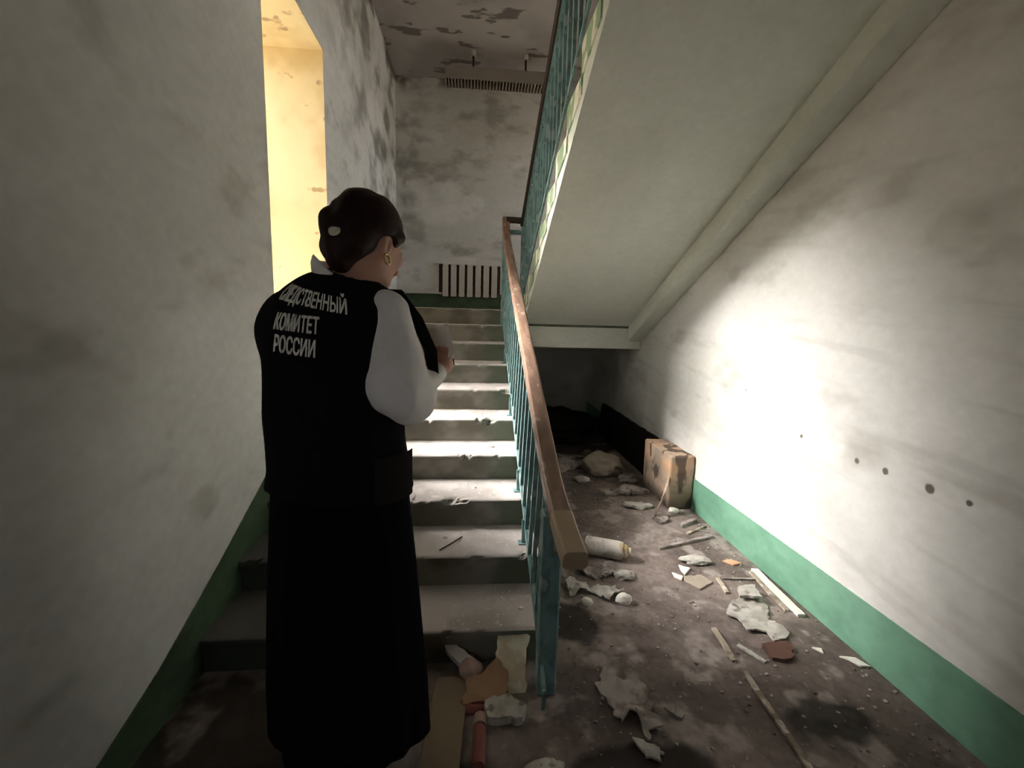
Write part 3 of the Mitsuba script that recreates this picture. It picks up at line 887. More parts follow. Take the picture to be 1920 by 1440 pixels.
litter('plaster_chip', floor_piece([(2.345, 1.567), (2.38, 1.56), (2.37, 1.535)], 0.006, 46, bump=0.003, jag=0.001), 'white_chip',
       'tiny white chip to the right of the dark reddish shard', 'chip')
litter('crumpled_paper', at(lump((0.15, 0.09, 0.045), 47, 0.6, 3), 2.19, 2.24, 0), 'dirty_paper', 'crumpled pale scrap between the can and the orange pink chip', 'paper scrap')
litter('crumpled_paper', at(lump((0.07, 0.06, 0.045), 48, 0.5, 2), 2.36, 2.89, 0), 'white_chip', 'crumpled white scrap at the foot of the box', 'paper scrap')
litter('crumpled_paper', at(lump((0.10, 0.07, 0.05), 49, 0.6, 3), 1.746, 2.11, 0), 'dirty_paper', 'crumpled scrap below the can', 'paper scrap')
litter('torn_wrapper', floor_piece([(1.429, 2.055), (1.468, 2.085), (1.515, 2.056), (1.539, 2.009), (1.589, 2.03), (1.698, 1.985), (1.697, 1.951), (1.632, 1.924), (1.609, 1.893), (1.539, 1.962), (1.488, 1.986), (1.433, 1.946)], 0.005, 51, bump=0.04, jag=0.006), 'dirty_paper',
       'crinkled pale wrapper lying right of the newel post', 'wrapper')
litter('plaster_chunk', at(lump((0.075, 0.06, 0.055), 52, 0.3, 2), 1.675, 1.905, 0), 'white_chip', 'white plaster chunk at the right end of the crinkled wrapper', 'chunk', smooth=False)
litter('plaster_chunk', at(lump((0.05, 0.045, 0.04), 53, 0.3, 2), 1.50, 1.90, 0), 'white_chip', 'small white plaster chunk beside the newel post', 'chunk', smooth=False)
litter('plaster_chunk', at(lump((0.08, 0.05, 0.04), 54, 0.4, 2), 1.50, 2.42, 0), 'white_chip', 'pale chunk left of the lying can', 'chunk', smooth=False)
litter('grey_rag', flat_piece([(-0.13, 0.06), (0.03, 0.05), (0.10, 0.01), (0.07, -0.05), (-0.06, -0.07), (-0.12, -0.02)], 0.01, 55, 1.65, 2.17, 0.1, bump=0.03, jag=0.008), 'grey_rag', 'dirty grey rag lying under the can', 'rag')
litter('torn_bag', floor_piece([(1.462, 1.513), (1.506, 1.489), (1.505, 1.439), (1.562, 1.448), (1.592, 1.386), (1.575, 1.321), (1.578, 1.255), (1.521, 1.193), (1.517, 1.263), (1.492, 1.294), (1.451, 1.263), (1.435, 1.298), (1.436, 1.372), (1.408, 1.408)], 0.005, 57, bump=0.03, jag=0.009), 'grey_rag',
       'torn greyish plastic bag flattened on the floor in front of the newel post', 'bag')
litter('grey_rag', floor_piece([(1.617, 1.318), (1.661, 1.311), (1.672, 1.284), (1.657, 1.27), (1.626, 1.297)], 0.010, 58, bump=0.012), 'grey_rag', 'small grey scrap right of the flattened bag', 'rag')
litter('grey_rag', floor_piece([(1.47, 1.21), (1.53, 1.19), (1.525, 1.13), (1.49, 1.15)], 0.008, 59, bump=0.015), 'dirty_paper', 'pale scrap below the flattened bag', 'rag')


def stick(a, b, w, h, seed, bsdf, name, label, cat='stick', z=0.0):
    """A slightly bent, split lath between two floor points."""
    a, b = np.array([*a, z + h / 2 + 0.001]), np.array([*b, z + h / 2 + 0.001])
    m = bar(a, b, w, h)
    v, f = trimesh.remesh.subdivide_to_size(m.vertices, m.faces, 0.04)
    n = meshkit.fbm(v * 13 + seed, 2, seed) - 0.5
    d, s, u = frame(a, b)
    v = v + s * (n * w * 0.5)[:, None]
    m = trimesh.Trimesh(v, f, process=False)
    return litter(name, m, bsdf, label, cat, smooth=False)


stick((2.470, 2.14), (2.445, 1.76), 0.035, 0.014, 61, 'white_chip', 'wooden_lath', 'pale wooden lath lying along the green band', 'lath')
stick((2.435, 2.12), (2.405, 1.80), 0.02, 0.010, 62, 'lath_wood', 'wooden_lath', 'thin brown lath alongside the pale lath by the green band', 'lath')
stick((1.999, 1.70), (1.984, 1.51), 0.020, 0.010, 63, 'lath_wood', 'wooden_lath', 'short split lath lying left of the large torn sheet', 'lath')
stick((1.99, 1.455), (1.955, 0.98), 0.018, 0.010, 64, 'lath_wood', 'wooden_lath', 'long lath lying towards the viewer across the front of the floor', 'lath')
stick((2.227, 2.087), (2.205, 1.945), 0.016, 0.010, 65, 'lath_wood', 'wooden_stick', 'short stick between the tan card piece and the large torn sheet')
stick((2.25, 2.07), (2.43, 2.055), 0.012, 0.008, 66, 'grey_rag', 'wooden_stick', 'thin dark stick lying crosswise above the large torn sheet')
stick((2.044, 2.386), (2.437, 2.516), 0.020, 0.014, 67, 'grey_rag', 'wooden_stick', 'long dark serrated stick in front of the box')
stick((2.30, 2.56), (2.47, 2.66), 0.016, 0.010, 68, 'lath_wood', 'wooden_stick', 'pale stick behind the serrated stick')
stick((2.30, 2.66), (2.44, 2.74), 0.03, 0.02, 69, 'grey_rag', 'wooden_stick', 'dark curved splinter in front of the box')
stick((2.37, 2.62), (2.45, 2.58), 0.014, 0.008, 70, 'grey_rag', 'wooden_stick', 'small dark splinter by the green band in front of the box')
stick((2.05, 1.60), (2.10, 1.50), 0.02, 0.006, 71, 'dirty_paper', 'paper_strip', 'thin pale strip left of the dark reddish shard', 'paper strip')

# far litter near the landing
rb_ = thing('rubble_sack', 'crumpled tan sack of rubble lying under the landing', 'sack')
put('body', at(lump((0.36, 0.30, 0.22), 73, 0.45, 4), 2.10, 3.72, 0.0), 'tan_card', rb_, smooth=60)
litter('rubble_chunk', at(lump((0.22, 0.18, 0.10), 74, 0.5, 3), 1.80, 3.86, 0), 'grey_rag', 'grey rubble chunk left of the tan sack', 'chunk')
litter('rubble_chunk', at(lump((0.16, 0.12, 0.09), 75, 0.5, 3), 2.25, 3.50, 0), 'grey_rag', 'grey rubble chunk between the tan sack and the box', 'chunk')
litter('rubble_chunk', at(lump((0.14, 0.12, 0.07), 76, 0.4, 3), 1.72, 3.75, 0), 'tan_card', 'tan rubble chunk by the foot of the railing under the landing', 'chunk')
litter('rubble_chunk', at(lump((0.12, 0.1, 0.06), 77, 0.5, 3), 1.86, 3.5, 0), 'dirty_paper', 'pale rubble chunk in front of the tan sack', 'chunk')
litter('grey_rag', flat_piece([(-0.2, 0.02), (-0.02, 0.06), (0.13, 0.05), (0.16, -0.03), (0.0, -0.05), (-0.12, -0.04)], 0.02, 78, 2.13, 3.22, 0.1, bump=0.05, jag=0.012), 'grey_rag', 'crumpled dark grey cloth left of the box', 'rag')
litter('grey_rag', flat_piece([(-0.09, 0.05), (0.06, 0.06), (0.11, -0.01), (0.02, -0.06), (-0.08, -0.04)], 0.012, 79, 2.13, 2.98, -0.1, bump=0.03, jag=0.01), 'dirty_paper', 'pale crumpled rag in front of the dark grey cloth', 'rag')
litter('grey_rag', flat_piece([(-0.06, 0.05), (0.06, 0.06), (0.05, -0.04), (-0.05, -0.05)], 0.012, 80, 2.22, 2.76, 0.3, bump=0.02, jag=0.008), 'grey_rag', 'small grey rag fallen below the flap of the box', 'rag')

# litter at the foot of the stairs
bd = thing('board', 'brownish board lying on the floor between the skirt and the foam scraps', 'board')
put('plank', at(box(-0.058, 0.058, -0.22, 0.22, 0, 0.016, 0.002), 0.885, 1.26, 0.004, math.radians(-4)), 'board_brown', bd)
litter('foam_slab', at(rag([(-0.05, -0.17), (0.04, -0.18), (0.05, 0.08), (0.07, 0.12), (0.03, 0.16), (-0.05, 0.13), (-0.065, 0.06), (-0.02, -0.03)], 0.03, 81, 0.012, 0.004), 1.115, 1.48, 0.012, math.radians(-3), (math.radians(38), (1, 0, 0))), 'foam',
       'yellowish foam slab leaning at the foot of the stairs', 'foam')
litter('foam_slab', at(rag([(-0.06, -0.03), (0.05, -0.045), (0.075, 0.0), (0.03, 0.045), (-0.06, 0.035)], 0.03, 82, 0.008, 0.004), 1.075, 1.325, 0.002, 0.1), 'dirty_paper', 'whitish foam block below the yellowish foam slab', 'foam')
litter('foam_slab', at(rag([(-0.09, 0.05), (-0.05, 0.06), (0.06, -0.03), (0.03, -0.05), (-0.05, 0.0)], 0.03, 83, 0.01, 0.003), 0.94, 1.54, 0.03, math.radians(-8), (math.radians(20), (1, 0, 0))), 'white_chip', 'white wedge of foam nearest the skirt', 'foam')
litter('pink_foam', at(lump((0.08, 0.13, 0.08), 84, 0.4, 3), 0.965, 1.50, 0.0, 0.2), 'pink_foam', 'pinkish foam lump beside the white wedge', 'foam')
litter('leather_scrap', at(rag([(-0.085, -0.07), (0.065, -0.06), (0.07, 0.03), (0.035, 0.08), (-0.03, 0.02), (-0.075, 0.01)], 0.02, 85, 0.012, 0.003), 1.025, 1.43, 0.025, 0.0, (math.radians(22), (1, 0, 0))), 'tan_leather', 'tan leathery scrap left of the yellowish foam slab', 'scrap')
tb = thing('paint_tube', 'reddish tube with a pale cap lying at the bottom edge of the picture', 'tube')
put('body', lathe([(0, 0), (0.016, 0), (0.02, 0.01), (0.02, 0.12), (0.012, 0.13), (0, 0.13)], 18, (0.99, 1.14, 0.021), (0.995, 1.28, 0.021)), 'red_dirty', tb, smooth=40)
put('cap', lathe([(0, 0.13), (0.02, 0.13), (0.02, 0.165), (0.017, 0.17), (0, 0.17)], 18, (0.99, 1.14, 0.021), (0.995, 1.28, 0.021)), 'pink_foam', tb, smooth=40)
litter('red_scrap', at(lump((0.10, 0.06, 0.03), 86, 0.5, 2), 0.97, 1.36, 0), 'red_dirty', 'dark red scrap above the reddish tube', 'scrap')
litter('rag_bundle', at(lump((0.13, 0.09, 0.045), 87, 0.5, 3), 1.18, 1.11, 0), 'dirty_paper', 'pale rag bundle at the bottom edge below the newel post', 'rag')

# bits on the steps
def tread(n, x, dy):
    return x, Y0 + TR * (n - 1) + dy, RI * n


for (n, x, dy, s, sd, lab) in ((4, 1.065, 0.16, 0.04, 91, 'white crumb on the fourth step'), (1, 1.165, 0.12, 0.022, 92, 'white crumb on the lowest step by the railing'), (2, 0.84, 0.17, 0.022, 93, 'pale crumb on the second step'),
                               (5, 1.02, 0.13, 0.014, 94, 'tiny crumb on the fifth step'), (3, 0.98, 0.16, 0.016, 95, 'tiny crumb on the third step')):
    xx, yy, zz = tread(n, x, dy)
    litter('plaster_crumb', at(lump((s, s * 0.8, s * 0.6), sd, 0.4, 1), xx, yy, zz), 'white_chip', lab, 'crumb', smooth=False)
xx, yy, zz = tread(2, 0.87, 0.10)
litter('twig', tube([(xx - 0.045, yy - 0.05, zz + 0.005), (xx, yy, zz + 0.006), (xx + 0.05, yy + 0.07, zz + 0.005)], 0.003, 6), 'dark_gap', 'thin dark twig on the second step', 'twig')

rng = np.random.default_rng(4)
ms, tr2 = [], []
base = [lump((1, 0.8, 0.55), 200 + i, 0.45, 1) for i in range(6)]
for i in range(900):
    x, y = rng.uniform(1.33, 2.5), rng.uniform(0.95, 4.0)
    if 2.3 < x and 2.9 < y:
        continue
    m = base[rng.integers(6)].copy()
    m.apply_scale(rng.uniform(0.004, 0.016))
    ms.append(at(m, x, y, 0.0, rng.uniform(0, 6)))
for i in range(260):
    n = rng.integers(1, 8)
    m = base[rng.integers(6)].copy()
    m.apply_scale(rng.uniform(0.003, 0.009))
    xx, yy, zz = tread(n, rng.uniform(0.5, 1.22), rng.uniform(0.02, 0.27))
    tr2.append(at(m, xx, yy, zz, rng.uniform(0, 6)))
tag(put('rubble', join(*ms), 'grey_rag'), 'fine plaster rubble scattered over the brown floor', 'rubble', kind='stuff')
tag(put('grit', join(*tr2), 'white_chip'), 'pale grit scattered over the steps', 'grit', kind='stuff')

# ------------------------------------------------------------------ the person
pk = thing('person', 'person in black vest, white blouse and long dark skirt reading papers before the stairs', 'person')
az = math.radians(14)
F_ = np.array([math.sin(az), math.cos(az), 0])
R_ = np.array([math.cos(az), -math.sin(az), 0])
AX = np.array([R_, F_, [0, 0, 1.0]])
HC = np.array([0.686, 1.235, 1.482])
ha, hpitch = math.radians(31), math.radians(22)
hf = np.array([math.sin(ha) * math.cos(hpitch), math.cos(ha) * math.cos(hpitch), -math.sin(hpitch)])
hr = np.array([math.cos(ha), -math.sin(ha), 0])
hu = np.cross(hr, hf)
HX = np.array([hr, hf, hu])


def H(r, f, u):
    return HC + r * hr + f * hf + u * hu


SHL, SHR = np.array([0.470, 1.262, 1.290]), np.array([0.745, 1.182, 1.30])
ELR, WRR = np.array([0.785, 1.17, 1.075]), np.array([0.850, 1.372, 1.130])
ELL, WRL = np.array([0.50, 1.43, 1.06]), np.array([0.70, 1.52, 1.12])
NB = np.array([0.643, 1.235, 1.345])

B = Field((0.36, 1.0, -0.01), (0.96, 1.62, 1.63), 0.0035)
# head
B.ell(H(0, -0.012, 0.015), (0.072, 0.092, 0.082), HX, 0.0)
B.ell(H(0, 0.030, -0.035), (0.058, 0.066, 0.078), HX, 0.03)
B.cone(H(0, 0.05, -0.088), H(0, 0.066, -0.092), 0.022, 0.018, 0.03)       # chin
for s in (-1, 1):
    B.cone(H(s * 0.05, -0.005, -0.05), H(s * 0.02, 0.06, -0.088), 0.018, 0.016, 0.025)   # jaw
    B.ell(H(s * 0.036, 0.068, -0.022), (0.022, 0.018, 0.02), HX, 0.02)    # cheek
    B.ell(H(s * 0.071, -0.008, -0.022), (0.008, 0.018, 0.031), HX, 0.006)  # ear
    B.ell(H(s * 0.077, -0.003, -0.020), (0.006, 0.009, 0.017), HX, 0.004, True)
    B.ell(H(s * 0.032, 0.092, 0.004), (0.014, 0.012, 0.009), HX, 0.008, True)  # eye socket
    B.ell(H(s * 0.032, 0.083, 0.003), (0.012, 0.012, 0.010), HX, 0.003)
B.cone(H(0, 0.092, 0.008), H(0, 0.114, -0.030), 0.008, 0.012, 0.012)       # nose
B.ell(H(0, 0.094, -0.054), (0.022, 0.011, 0.005), HX, 0.006)               # lips
B.ell(H(0, 0.092, -0.065), (0.018, 0.011, 0.006), HX, 0.006)
# neck and trunk
B.cone(H(0, -0.025, -0.06), NB, 0.052, 0.056, 0.03)
B.cone(NB, NB + [0, 0, -0.03], 0.06, 0.075, 0.03)
B.cone(SHL, NB + [0, 0, -0.05], 0.045, 0.06, 0.03)
B.cone(SHR, NB + [0, 0, -0.05], 0.045, 0.06, 0.03)
B.ell((0.60, 1.215, 1.20), (0.14, 0.09, 0.16), AX, 0.04)
B.ell((0.605, 1.21, 1.04), (0.13, 0.09, 0.14), AX, 0.04)
B.ell((0.61, 1.205, 0.90), (0.155, 0.105, 0.12), AX, 0.04)
for s in (-1, 1):
    hip = np.array([0.61, 1.205, 0.86]) + R_ * 0.085 * s
    foot = np.array([0.61, 1.19, 0.06]) + R_ * 0.075 * s
    knee = (hip + foot) / 2 + F_ * 0.03
    B.chain([hip, knee, foot], [0.082, 0.055, 0.038], 0.02)
    B.chain([foot + [0, 0, -0.005], foot + F_ * 0.14 + [0, 0, -0.035]], [0.04, 0.025], 0.02)
# arms
B.chain([SHR, ELR, WRR], [0.045, 0.036, 0.024], 0.012)
B.chain([SHL + [0.02, 0.02, -0.02], ELL, WRL], [0.042, 0.036, 0.024], 0.012)
# right hand: palm behind the paper edge, four fingers laid over it, thumb behind
PAL = np.array([0.873, 1.415, 1.163])
B.chain([WRR, PAL + [-0.004, -0.006, -0.018], PAL + [0.002, 0.002, 0.018]], [0.022, 0.021, 0.019], 0.012)
B.chain([WRR, PAL + [0.004, 0.0, -0.02]], [0.020, 0.018], 0.012)
NAILS = []
for i, (dz, ln) in enumerate(((0.030, 0.90), (0.011, 1.0), (-0.008, 0.95), (-0.026, 0.78))):
    kn = PAL + [0.0, -0.012, dz]
    p1 = kn + np.array([-0.020, -0.018, 0.004]) * ln
    p2 = p1 + np.array([-0.026, -0.002, -0.004]) * ln
    p3 = p2 + np.array([-0.016, 0.012, -0.004]) * ln
    B.chain([PAL + [0.004, 0.0, dz * 0.8], kn, p1, p2, p3], [0.011, 0.0095, 0.0085, 0.0078, 0.0068], 0.003)
    NAILS.append((p2, p3))
B.chain([PAL + [-0.004, 0.01, 0.0], PAL + [-0.016, 0.026, 0.026], PAL + [-0.036, 0.034, 0.038], PAL + [-0.056, 0.036, 0.042]], [0.014, 0.0115, 0.0095, 0.0078], 0.005)
# left hand under the folder
PL = WRL + np.array([0.05, -0.01, 0.012])
B.chain([WRL, PL], [0.023, 0.022], 0.012)
for i, o in enumerate((0.027, 0.009, -0.009, -0.026)):
    k1 = PL + np.array([0.025, o * 0.3, o])
    B.chain([PL + [0, 0, o * 0.7], k1, k1 + [0.03, -0.008, 0.004], k1 + [0.048, -0.02, 0.004]], [0.011, 0.0092, 0.0082, 0.007], 0.003)
B.chain([PL, PL + [0.01, -0.03, 0.03], PL + [0.04, -0.045, 0.035]], [0.013, 0.011, 0.008], 0.005)
put('body', B.mesh(4), 'skin', pk, smooth=True)

# hair: cap, side, nape knot
Hf = Field((0.50, 1.05, 1.30), (0.86, 1.42, 1.65), 0.0035)
Hf.ell(H(0, -0.018, 0.024), (0.083, 0.100, 0.091), HX, 0.0)
Hf.ell(H(0, -0.066, -0.040), (0.068, 0.052, 0.066), HX, 0.03)
Hf.cone(H(0.0, -0.088, -0.020), H(0.0, -0.072, -0.095), 0.042, 0.030, 0.02)
Hf.cone(H(-0.03, -0.108, -0.005), H(-0.02, -0.105, -0.03), 0.022, 0.020, 0.015)
for s in (-1, 1):
    Hf.cone(H(s * 0.066, 0.030, 0.02), H(s * 0.072, 0.004, -0.010), 0.016, 0.010, 0.012)
    Hf.ell(H(s * 0.078, -0.002, -0.045), (0.03, 0.032, 0.045), HX, 0.008, True)
Hf.ell(H(0, 0.115, -0.060), (0.085, 0.085, 0.100), HX, 0.012, True)
Hf.wrinkle(lambda P: 0.0022 * np.sin(95 * ((P - HC) @ hr) + 40 * ((P - HC) @ hu) + 3 * meshkit.noise(P * 20)))
hk = put('hair', Hf.mesh(3), 'hair', pk, smooth=True)
clip = put('hair_clip', hull(np.vstack([H(0.0186 + 0.016 * math.cos(t) * k, -0.1195 - 0.006 * (k < 0.8) + 0.003 * math.cos(t), -0.0497 + 0.0125 * math.sin(t) * k) for t in np.linspace(0, 6.0, 12) for k in (0.7, 1.0)])), 'pearl', hk, smooth=30)
ear = H(0.084, -0.006, -0.060)
put('earring', tube([ear + 0.011 * (np.cos(t) * hf + np.sin(t) * np.array([0, 0, 1.0])) for t in np.linspace(0, 2 * np.pi, 17)], 0.0032, 8, False), 'gold', pk, smooth=True)
for (a, b) in NAILS:
    d = (b - a) / np.linalg.norm(b - a)
    c = b + np.array([0.0, -0.0052, 0.001])
    m = trimesh.creation.icosphere(subdivisions=2)
    m.vertices = m.vertices * [0.0066, 0.0022, 0.0052]
    m.apply_translation(c)
    put('fingernail', m, 'nail_polish', pk, smooth=True)
for s in (-1, 1):
    m = trimesh.creation.icosphere(subdivisions=2)
    m.vertices = m.vertices * 0.0115
    m.apply_translation(H(s * 0.032, 0.0845, 0.003))
    put('eye', m, 'sheet_paper', pk, smooth=True)

# vest
Vf = Field((0.33, 0.98, 0.78), (0.88, 1.46, 1.45), 0.006)
Vf.ell((0.593, 1.205, 1.20), (0.180, 0.118, 0.20), AX, 0.0)
Vf.cone(SHL + [0.002, 0.0, 0.005], NB + [-0.01, -0.012, -0.02], 0.055, 0.078, 0.03)
Vf.cone(SHR + [-0.01, 0.0, 0.0], NB + [0.0, -0.012, -0.02], 0.056, 0.078, 0.03)
Vf.cone(SHL + [-0.003, -0.01, -0.045], SHR + [-0.02, -0.0, -0.05], 0.072, 0.072, 0.04)
Vf.ell((0.600, 1.20, 1.03), (0.186, 0.128, 0.20), AX, 0.05)
Vf.ell((0.608, 1.20, 0.885), (0.188, 0.135, 0.16), AX, 0.05)
Vf.ell((0.608, 1.20, 0.80), (0.205, 0.15, 0.14), AX, 0.03)
Vf.half((0, 0, 0.838), (0, 0, -1))
Vf.cone(H(0, -0.025, -0.06), NB + [0, 0, 0.02], 0.062, 0.064, 0.0, True)
Vf.wrinkle(lambda P: 0.010 * (meshkit.fbm(np.column_stack([P[:, 0] * 9, P[:, 1] * 9, P[:, 2] * 4]), 3, 4) - 0.5))
vest_mesh = Vf.mesh(5)
vk = put('vest', vest_mesh, 'black_cloth', pk, smooth=True)
# collar of the blouse, showing on the left of the neck
col = []
a = np.linspace(0, 2 * np.pi, 41)
cc = np.array([0.650, 1.232, 1.372])
tilt = np.array([-0.22, 0.05, 1.0])
tilt /= np.linalg.norm(tilt)
e1 = np.cross([0, 1.0, 0], tilt)
e1 /= np.linalg.norm(e1)
e2 = np.cross(tilt, e1)
stand = np.clip(0.5 - 0.9 * (np.cos(a)[:, None] * e1 + np.sin(a)[:, None] * e2) @ np.array([0.9, -0.25, 0]), 0, 1)[:, None]
for rr, zz in ((0.086, -0.05), (0.084, 0.070), (0.088, 0.079), (0.094, 0.066), (0.108, -0.04)):
    col.append(cc + rr * (np.cos(a)[:, None] * e1 + 0.95 * np.sin(a)[:, None] * e2) + (zz * stand - 0.05 * (1 - stand)) * tilt)
col = np.array(col)
Vc = col.reshape(-1, 3)
Fc = []
for i in range(len(col) - 1):
    for j in range(40):
        Fc += [[i * 41 + j, i * 41 + j + 1, (i + 1) * 41 + j + 1], [i * 41 + j, (i + 1) * 41 + j + 1, (i + 1) * 41 + j]]
put('collar', trimesh.Trimesh(Vc, Fc, process=False), 'white_cloth', pk, smooth=True)

# sleeves
for side, (S, E, Wr) in (('r', (SHR, ELR, WRR)), ('l', (SHL, ELL, WRL))):
    lo, hi = np.minimum(np.minimum(S, E), Wr) - 0.13, np.maximum(np.maximum(S, E), Wr) + 0.13
    Sf = Field(lo, hi, 0.005)
    if side == 'r':
        Sf.chain([S + [0.005, -0.005, 0.0], S + [0.018, -0.022, -0.11], S + [0.022, -0.03, -0.185]], [0.054, 0.074, 0.084], 0.02)
        Sf.cone(E + [-0.02, -0.03, 0.045], E + [0.012, 0.0, 0.012], 0.082, 0.062, 0.03)
        Sf.ell(E + np.array([-0.055, -0.012, 0.035]), (0.040, 0.045, 0.060), np.eye(3), 0.03)
        Sf.chain([E + [0.01, 0.01, 0.01], Wr - 0.12 * (Wr - E)], [0.060, 0.030], 0.03)
    else:
        Sf.chain([S + [0.03, 0.03, -0.02], (S + E) / 2 + [0.02, 0.0, 0], E], [0.052, 0.058, 0.062], 0.02)
        Sf.chain([E, Wr - 0.12 * (Wr - E)], [0.060, 0.030], 0.03)
    Sf.wrinkle(lambda P: 0.020 * np.sin(46 * P[:, 0] + 14 * P[:, 2] + 6 * meshkit.noise(P * 9)) * meshkit.noise(P * 6 + 3) + 0.010 * (meshkit.fbm(P * 12, 3, 6) - 0.5))
    put('sleeve', Sf.mesh(5), 'white_cloth', pk, smooth=True)
    d = (Wr - E) / np.linalg.norm(Wr - E)
    put('cuff', tube([Wr - 0.045 * d, Wr - 0.03 * d, Wr - 0.004 * d], [0.031, 0.033, 0.032], 20), 'white_cloth', pk, smooth=40)

# front edge of the vest standing off beyond the sleeve
fe = np.array([(0.752, 1.235, 1.36), (0.800, 1.262, 1.29), (0.838, 1.285, 1.20), (0.846, 1.30, 1.13), (0.846, 1.31, 1.085)])
wv = np.array([0.03, 0.034, 0.034, 0.026, 0.014])
V, Fq = [], []
for p, w in zip(fe, wv):
    o = np.array([1.0, 0.25, 0]) * w / 2
    nrm = np.array([-0.25, 1.0, 0]) * 0.006
    V += [p - o - nrm, p + o - nrm, p + o + nrm, p - o + nrm]
for i in range(len(fe) - 1):
    for j in range(4):
        k = (j + 1) % 4
        Fq += [[4 * i + j, 4 * i + k, 4 * i + 4 + k], [4 * i + j, 4 * i + 4 + k, 4 * i + 4 + j]]
n_ = 4 * (len(fe) - 1)
Fq += [[0, 2, 1], [0, 3, 2], [n_, n_ + 1, n_ + 2], [n_, n_ + 2, n_ + 3]]
fm = trimesh.Trimesh(V, Fq, process=False).subdivide().subdivide()
fm.fix_normals()
put('front_edge', fm, 'black_cloth', vk, smooth=60)

# lettering on the back of the vest, laid onto the cloth
ray = trimesh.ray.ray_triangle.RayMeshIntersector(vest_mesh)


def letter_row(text, h, u, w, tilt_deg, squeeze=0.82):
    m = meshkit.text_mesh(text, h, 0.002, True)
    v, f = trimesh.remesh.subdivide_to_size(m.vertices, m.faces, 0.010)
    v = v.copy()
    v[:, 0] = (v[:, 0] - (v[:, 0].max() + v[:, 0].min()) / 2) * squeeze
    t = math.radians(tilt_deg)
    x, y = v[:, 0] * math.cos(t) - v[:, 1] * math.sin(t), v[:, 0] * math.sin(t) + v[:, 1] * math.cos(t)
    # wrap: the column x becomes an angle round the trunk
    c0 = np.array([0.596, 1.205])
    ang = -(x + w) / 0.165
    dirs = -np.cos(ang)[:, None] * F_[:2] - np.sin(ang)[:, None] * R_[:2]
    org = np.column_stack([c0 + dirs * 0.5, u + y])
    dd = np.column_stack([-dirs, np.zeros(len(v))])
    loc, ir, it = ray.intersects_location(org, dd, multiple_hits=False)
    rad = np.full(len(v), np.nan)
    rad[ir] = np.linalg.norm(loc[:, :2] - c0, axis=1)
    for i in np.argsort(np.isnan(rad))[::-1]:
        near = np.hypot(v[:, 0] - v[i, 0], v[:, 1] - v[i, 1]) < 0.02
        mid = np.nanmedian(rad[near]) if np.isfinite(rad[near]).any() else np.nanmedian(rad)
        if not abs(rad[i] - mid) < 0.012:
            rad[i] = mid
    out = np.column_stack([c0 + dirs * (rad + 0.002 + v[:, 2])[:, None], u + y])
    return trimesh.Trimesh(out, f, process=False)


rows = [letter_row('СЛЕДСТВЕННЫЙ', 0.036, 1.309, -0.006, -7, 0.66), letter_row('КОМИТЕТ', 0.038, 1.250, -0.032, -3, 0.64), letter_row('РОССИИ', 0.039, 1.197, -0.034, -4, 0.64)]
put('lettering', join(*rows), 'print_white', vk)

# skirt with folds
zs = np.linspace(0.92, 0.14, 40)
na = 120
ang = np.arange(na) * 2 * np.pi / na
Vs = []
for z in zs:
    t = (0.92 - z) / 0.835
    cx, cy = 0.608 + 0.014 * t, 1.20
    rx = np.interp(z, [0.085, 0.3, 0.56, 0.80, 0.92], [0.226, 0.222, 0.205, 0.186, 0.176])
    ry = np.interp(z, [0.085, 0.3, 0.56, 0.80, 0.92], [0.175, 0.168, 0.155, 0.135, 0.122])
    fold = 1 + t * (0.035 * np.sin(7 * ang + 1.2 + 0.6 * t) + 0.022 * np.sin(13 * ang + 2.0) + 0.012 * np.sin(21 * ang))
    P = np.array([cx, cy, z]) + (rx * fold * np.cos(ang))[:, None] * R_ + (ry * fold * np.sin(ang))[:, None] * F_
    Vs.append(P)
Vs = np.vstack(Vs)
Fs = []
for i in range(len(zs) - 1):
    for j in range(na):
        k = (j + 1) % na
        Fs += [[i * na + j, (i + 1) * na + k, i * na + k], [i * na + j, (i + 1) * na + j, (i + 1) * na + k]]
put('skirt', trimesh.Trimesh(Vs, Fs, process=False), 'skirt_cloth', pk, smooth=True)
# side pocket of the vest
pp = []
for i, z in enumerate(np.linspace(0.955, 0.835, 8)):
    for j, a_ in enumerate(np.linspace(-0.75, 0.05, 10)):
        rx, ry = 0.192 + 0.008, 0.137 + 0.012
        pp.append(np.array([0.608, 1.20, z]) + rx * np.cos(a_) * R_ + ry * np.sin(a_) * F_)
Fp = []
for i in range(7):
    for j in range(9):
        q = i * 10 + j
        Fp += [[q, q + 1, q + 11], [q, q + 11, q + 10]]
put('pocket', trimesh.Trimesh(pp, Fp, process=False), 'pocket_cloth', vk, smooth=True)
for s in (-1, 1):
    foot = np.array([0.61, 1.19, 0.0]) + R_ * 0.075 * s
    Sh = Field(np.minimum(foot, foot + F_ * 0.2) - 0.08, np.maximum(foot, foot + F_ * 0.2) + [0.08, 0.08, 0.16], 0.005)
    Sh.cone(foot + [0, 0, 0.05], foot + F_ * 0.15 + [0, 0, 0.032], 0.045, 0.034, 0.02)
    Sh.cone(foot - F_ * 0.01 + [0, 0, 0.05], foot + [0, 0, 0.09], 0.045, 0.043, 0.02)
    Sh.half((0, 0, 0.002), (0, 0, -1))
    put('shoe', Sh.mesh(3), 'black_cloth', pk, smooth=True)

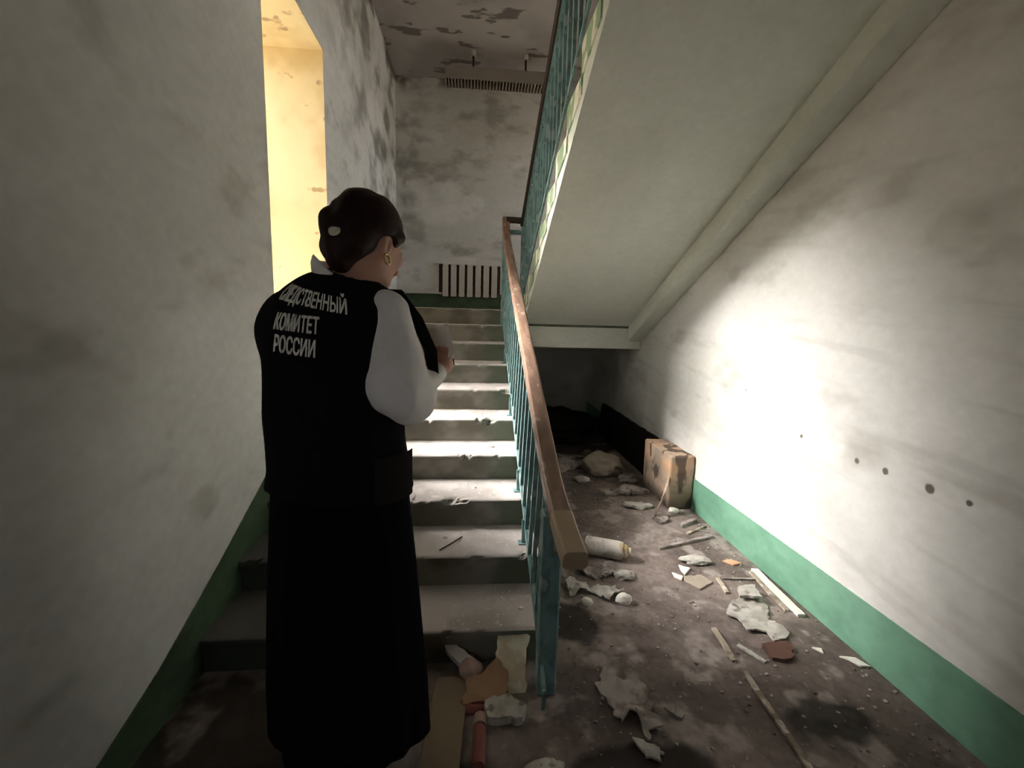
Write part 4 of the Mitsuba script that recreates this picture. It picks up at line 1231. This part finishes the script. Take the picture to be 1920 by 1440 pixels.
# papers held in the right hand
fo = thing('document_folder', 'black folder with loose white sheets held open in the right hand', 'folder')
fc = PAL + np.array([-0.027, 0.008, 0.043])


def sheet(x0, x1, z0, z1, bow, curl, off, bsdf, name, thick=0.0012):
    nx, nz = 14, 10
    top = []
    for i in range(nx):
        for j in range(nz):
            s, t = i / (nx - 1), j / (nz - 1)
            x, z = x0 + (x1 - x0) * s, z0 + (z1 - z0) * t
            y = off + bow * (s - 0.5) ** 2 - curl * max(0, s - 0.62) ** 2 * 4
            x -= curl * max(0, s - 0.75) * 0.6
            top.append((x, y, z))
    top = np.array(top)
    V = np.vstack([top, top + [0, thick, 0]])
    n = nx * nz
    F = []
    for i in range(nx - 1):
        for j in range(nz - 1):
            q = i * nz + j
            F += [[q, q + nz, q + nz + 1], [q, q + nz + 1, q + 1], [n + q, n + q + nz + 1, n + q + nz], [n + q, n + q + 1, n + q + nz + 1]]
    rim = [(i, 0) for i in range(nx)] + [(nx - 1, j) for j in range(1, nz)] + [(i, nz - 1) for i in range(nx - 2, -1, -1)] + [(0, j) for j in range(nz - 2, 0, -1)]
    rim = [i * nz + j for i, j in rim]
    for q, r in zip(rim, rim[1:] + rim[:1]):
        F += [[q, n + q, n + r], [q, n + r, r]]
    m = trimesh.Trimesh(V, F, process=False)
    m.fix_normals()
    m.apply_transform(trimesh.transformations.rotation_matrix(math.radians(-30), (1, 0, 0)))
    m.apply_transform(trimesh.transformations.rotation_matrix(math.radians(26), (0, 0, 1)))
    m.apply_translation(fc)
    return put(name, m, bsdf, fo, smooth=40)


sheet(-0.09, 0.052, -0.060, 0.066, 0.02, 0.0, 0.009, 'black_cover', 'cover', 0.003)
sheet(-0.09, 0.046, -0.060, 0.076, 0.02, 0.0, 0.004, 'sheet_paper', 'sheet')
sheet(-0.088, 0.045, -0.054, 0.060, 0.02, 0.05, 0.002, 'sheet_paper', 'sheet')
sheet(-0.085, 0.043, -0.052, 0.056, 0.02, 0.09, 0.000, 'sheet_paper', 'sheet')
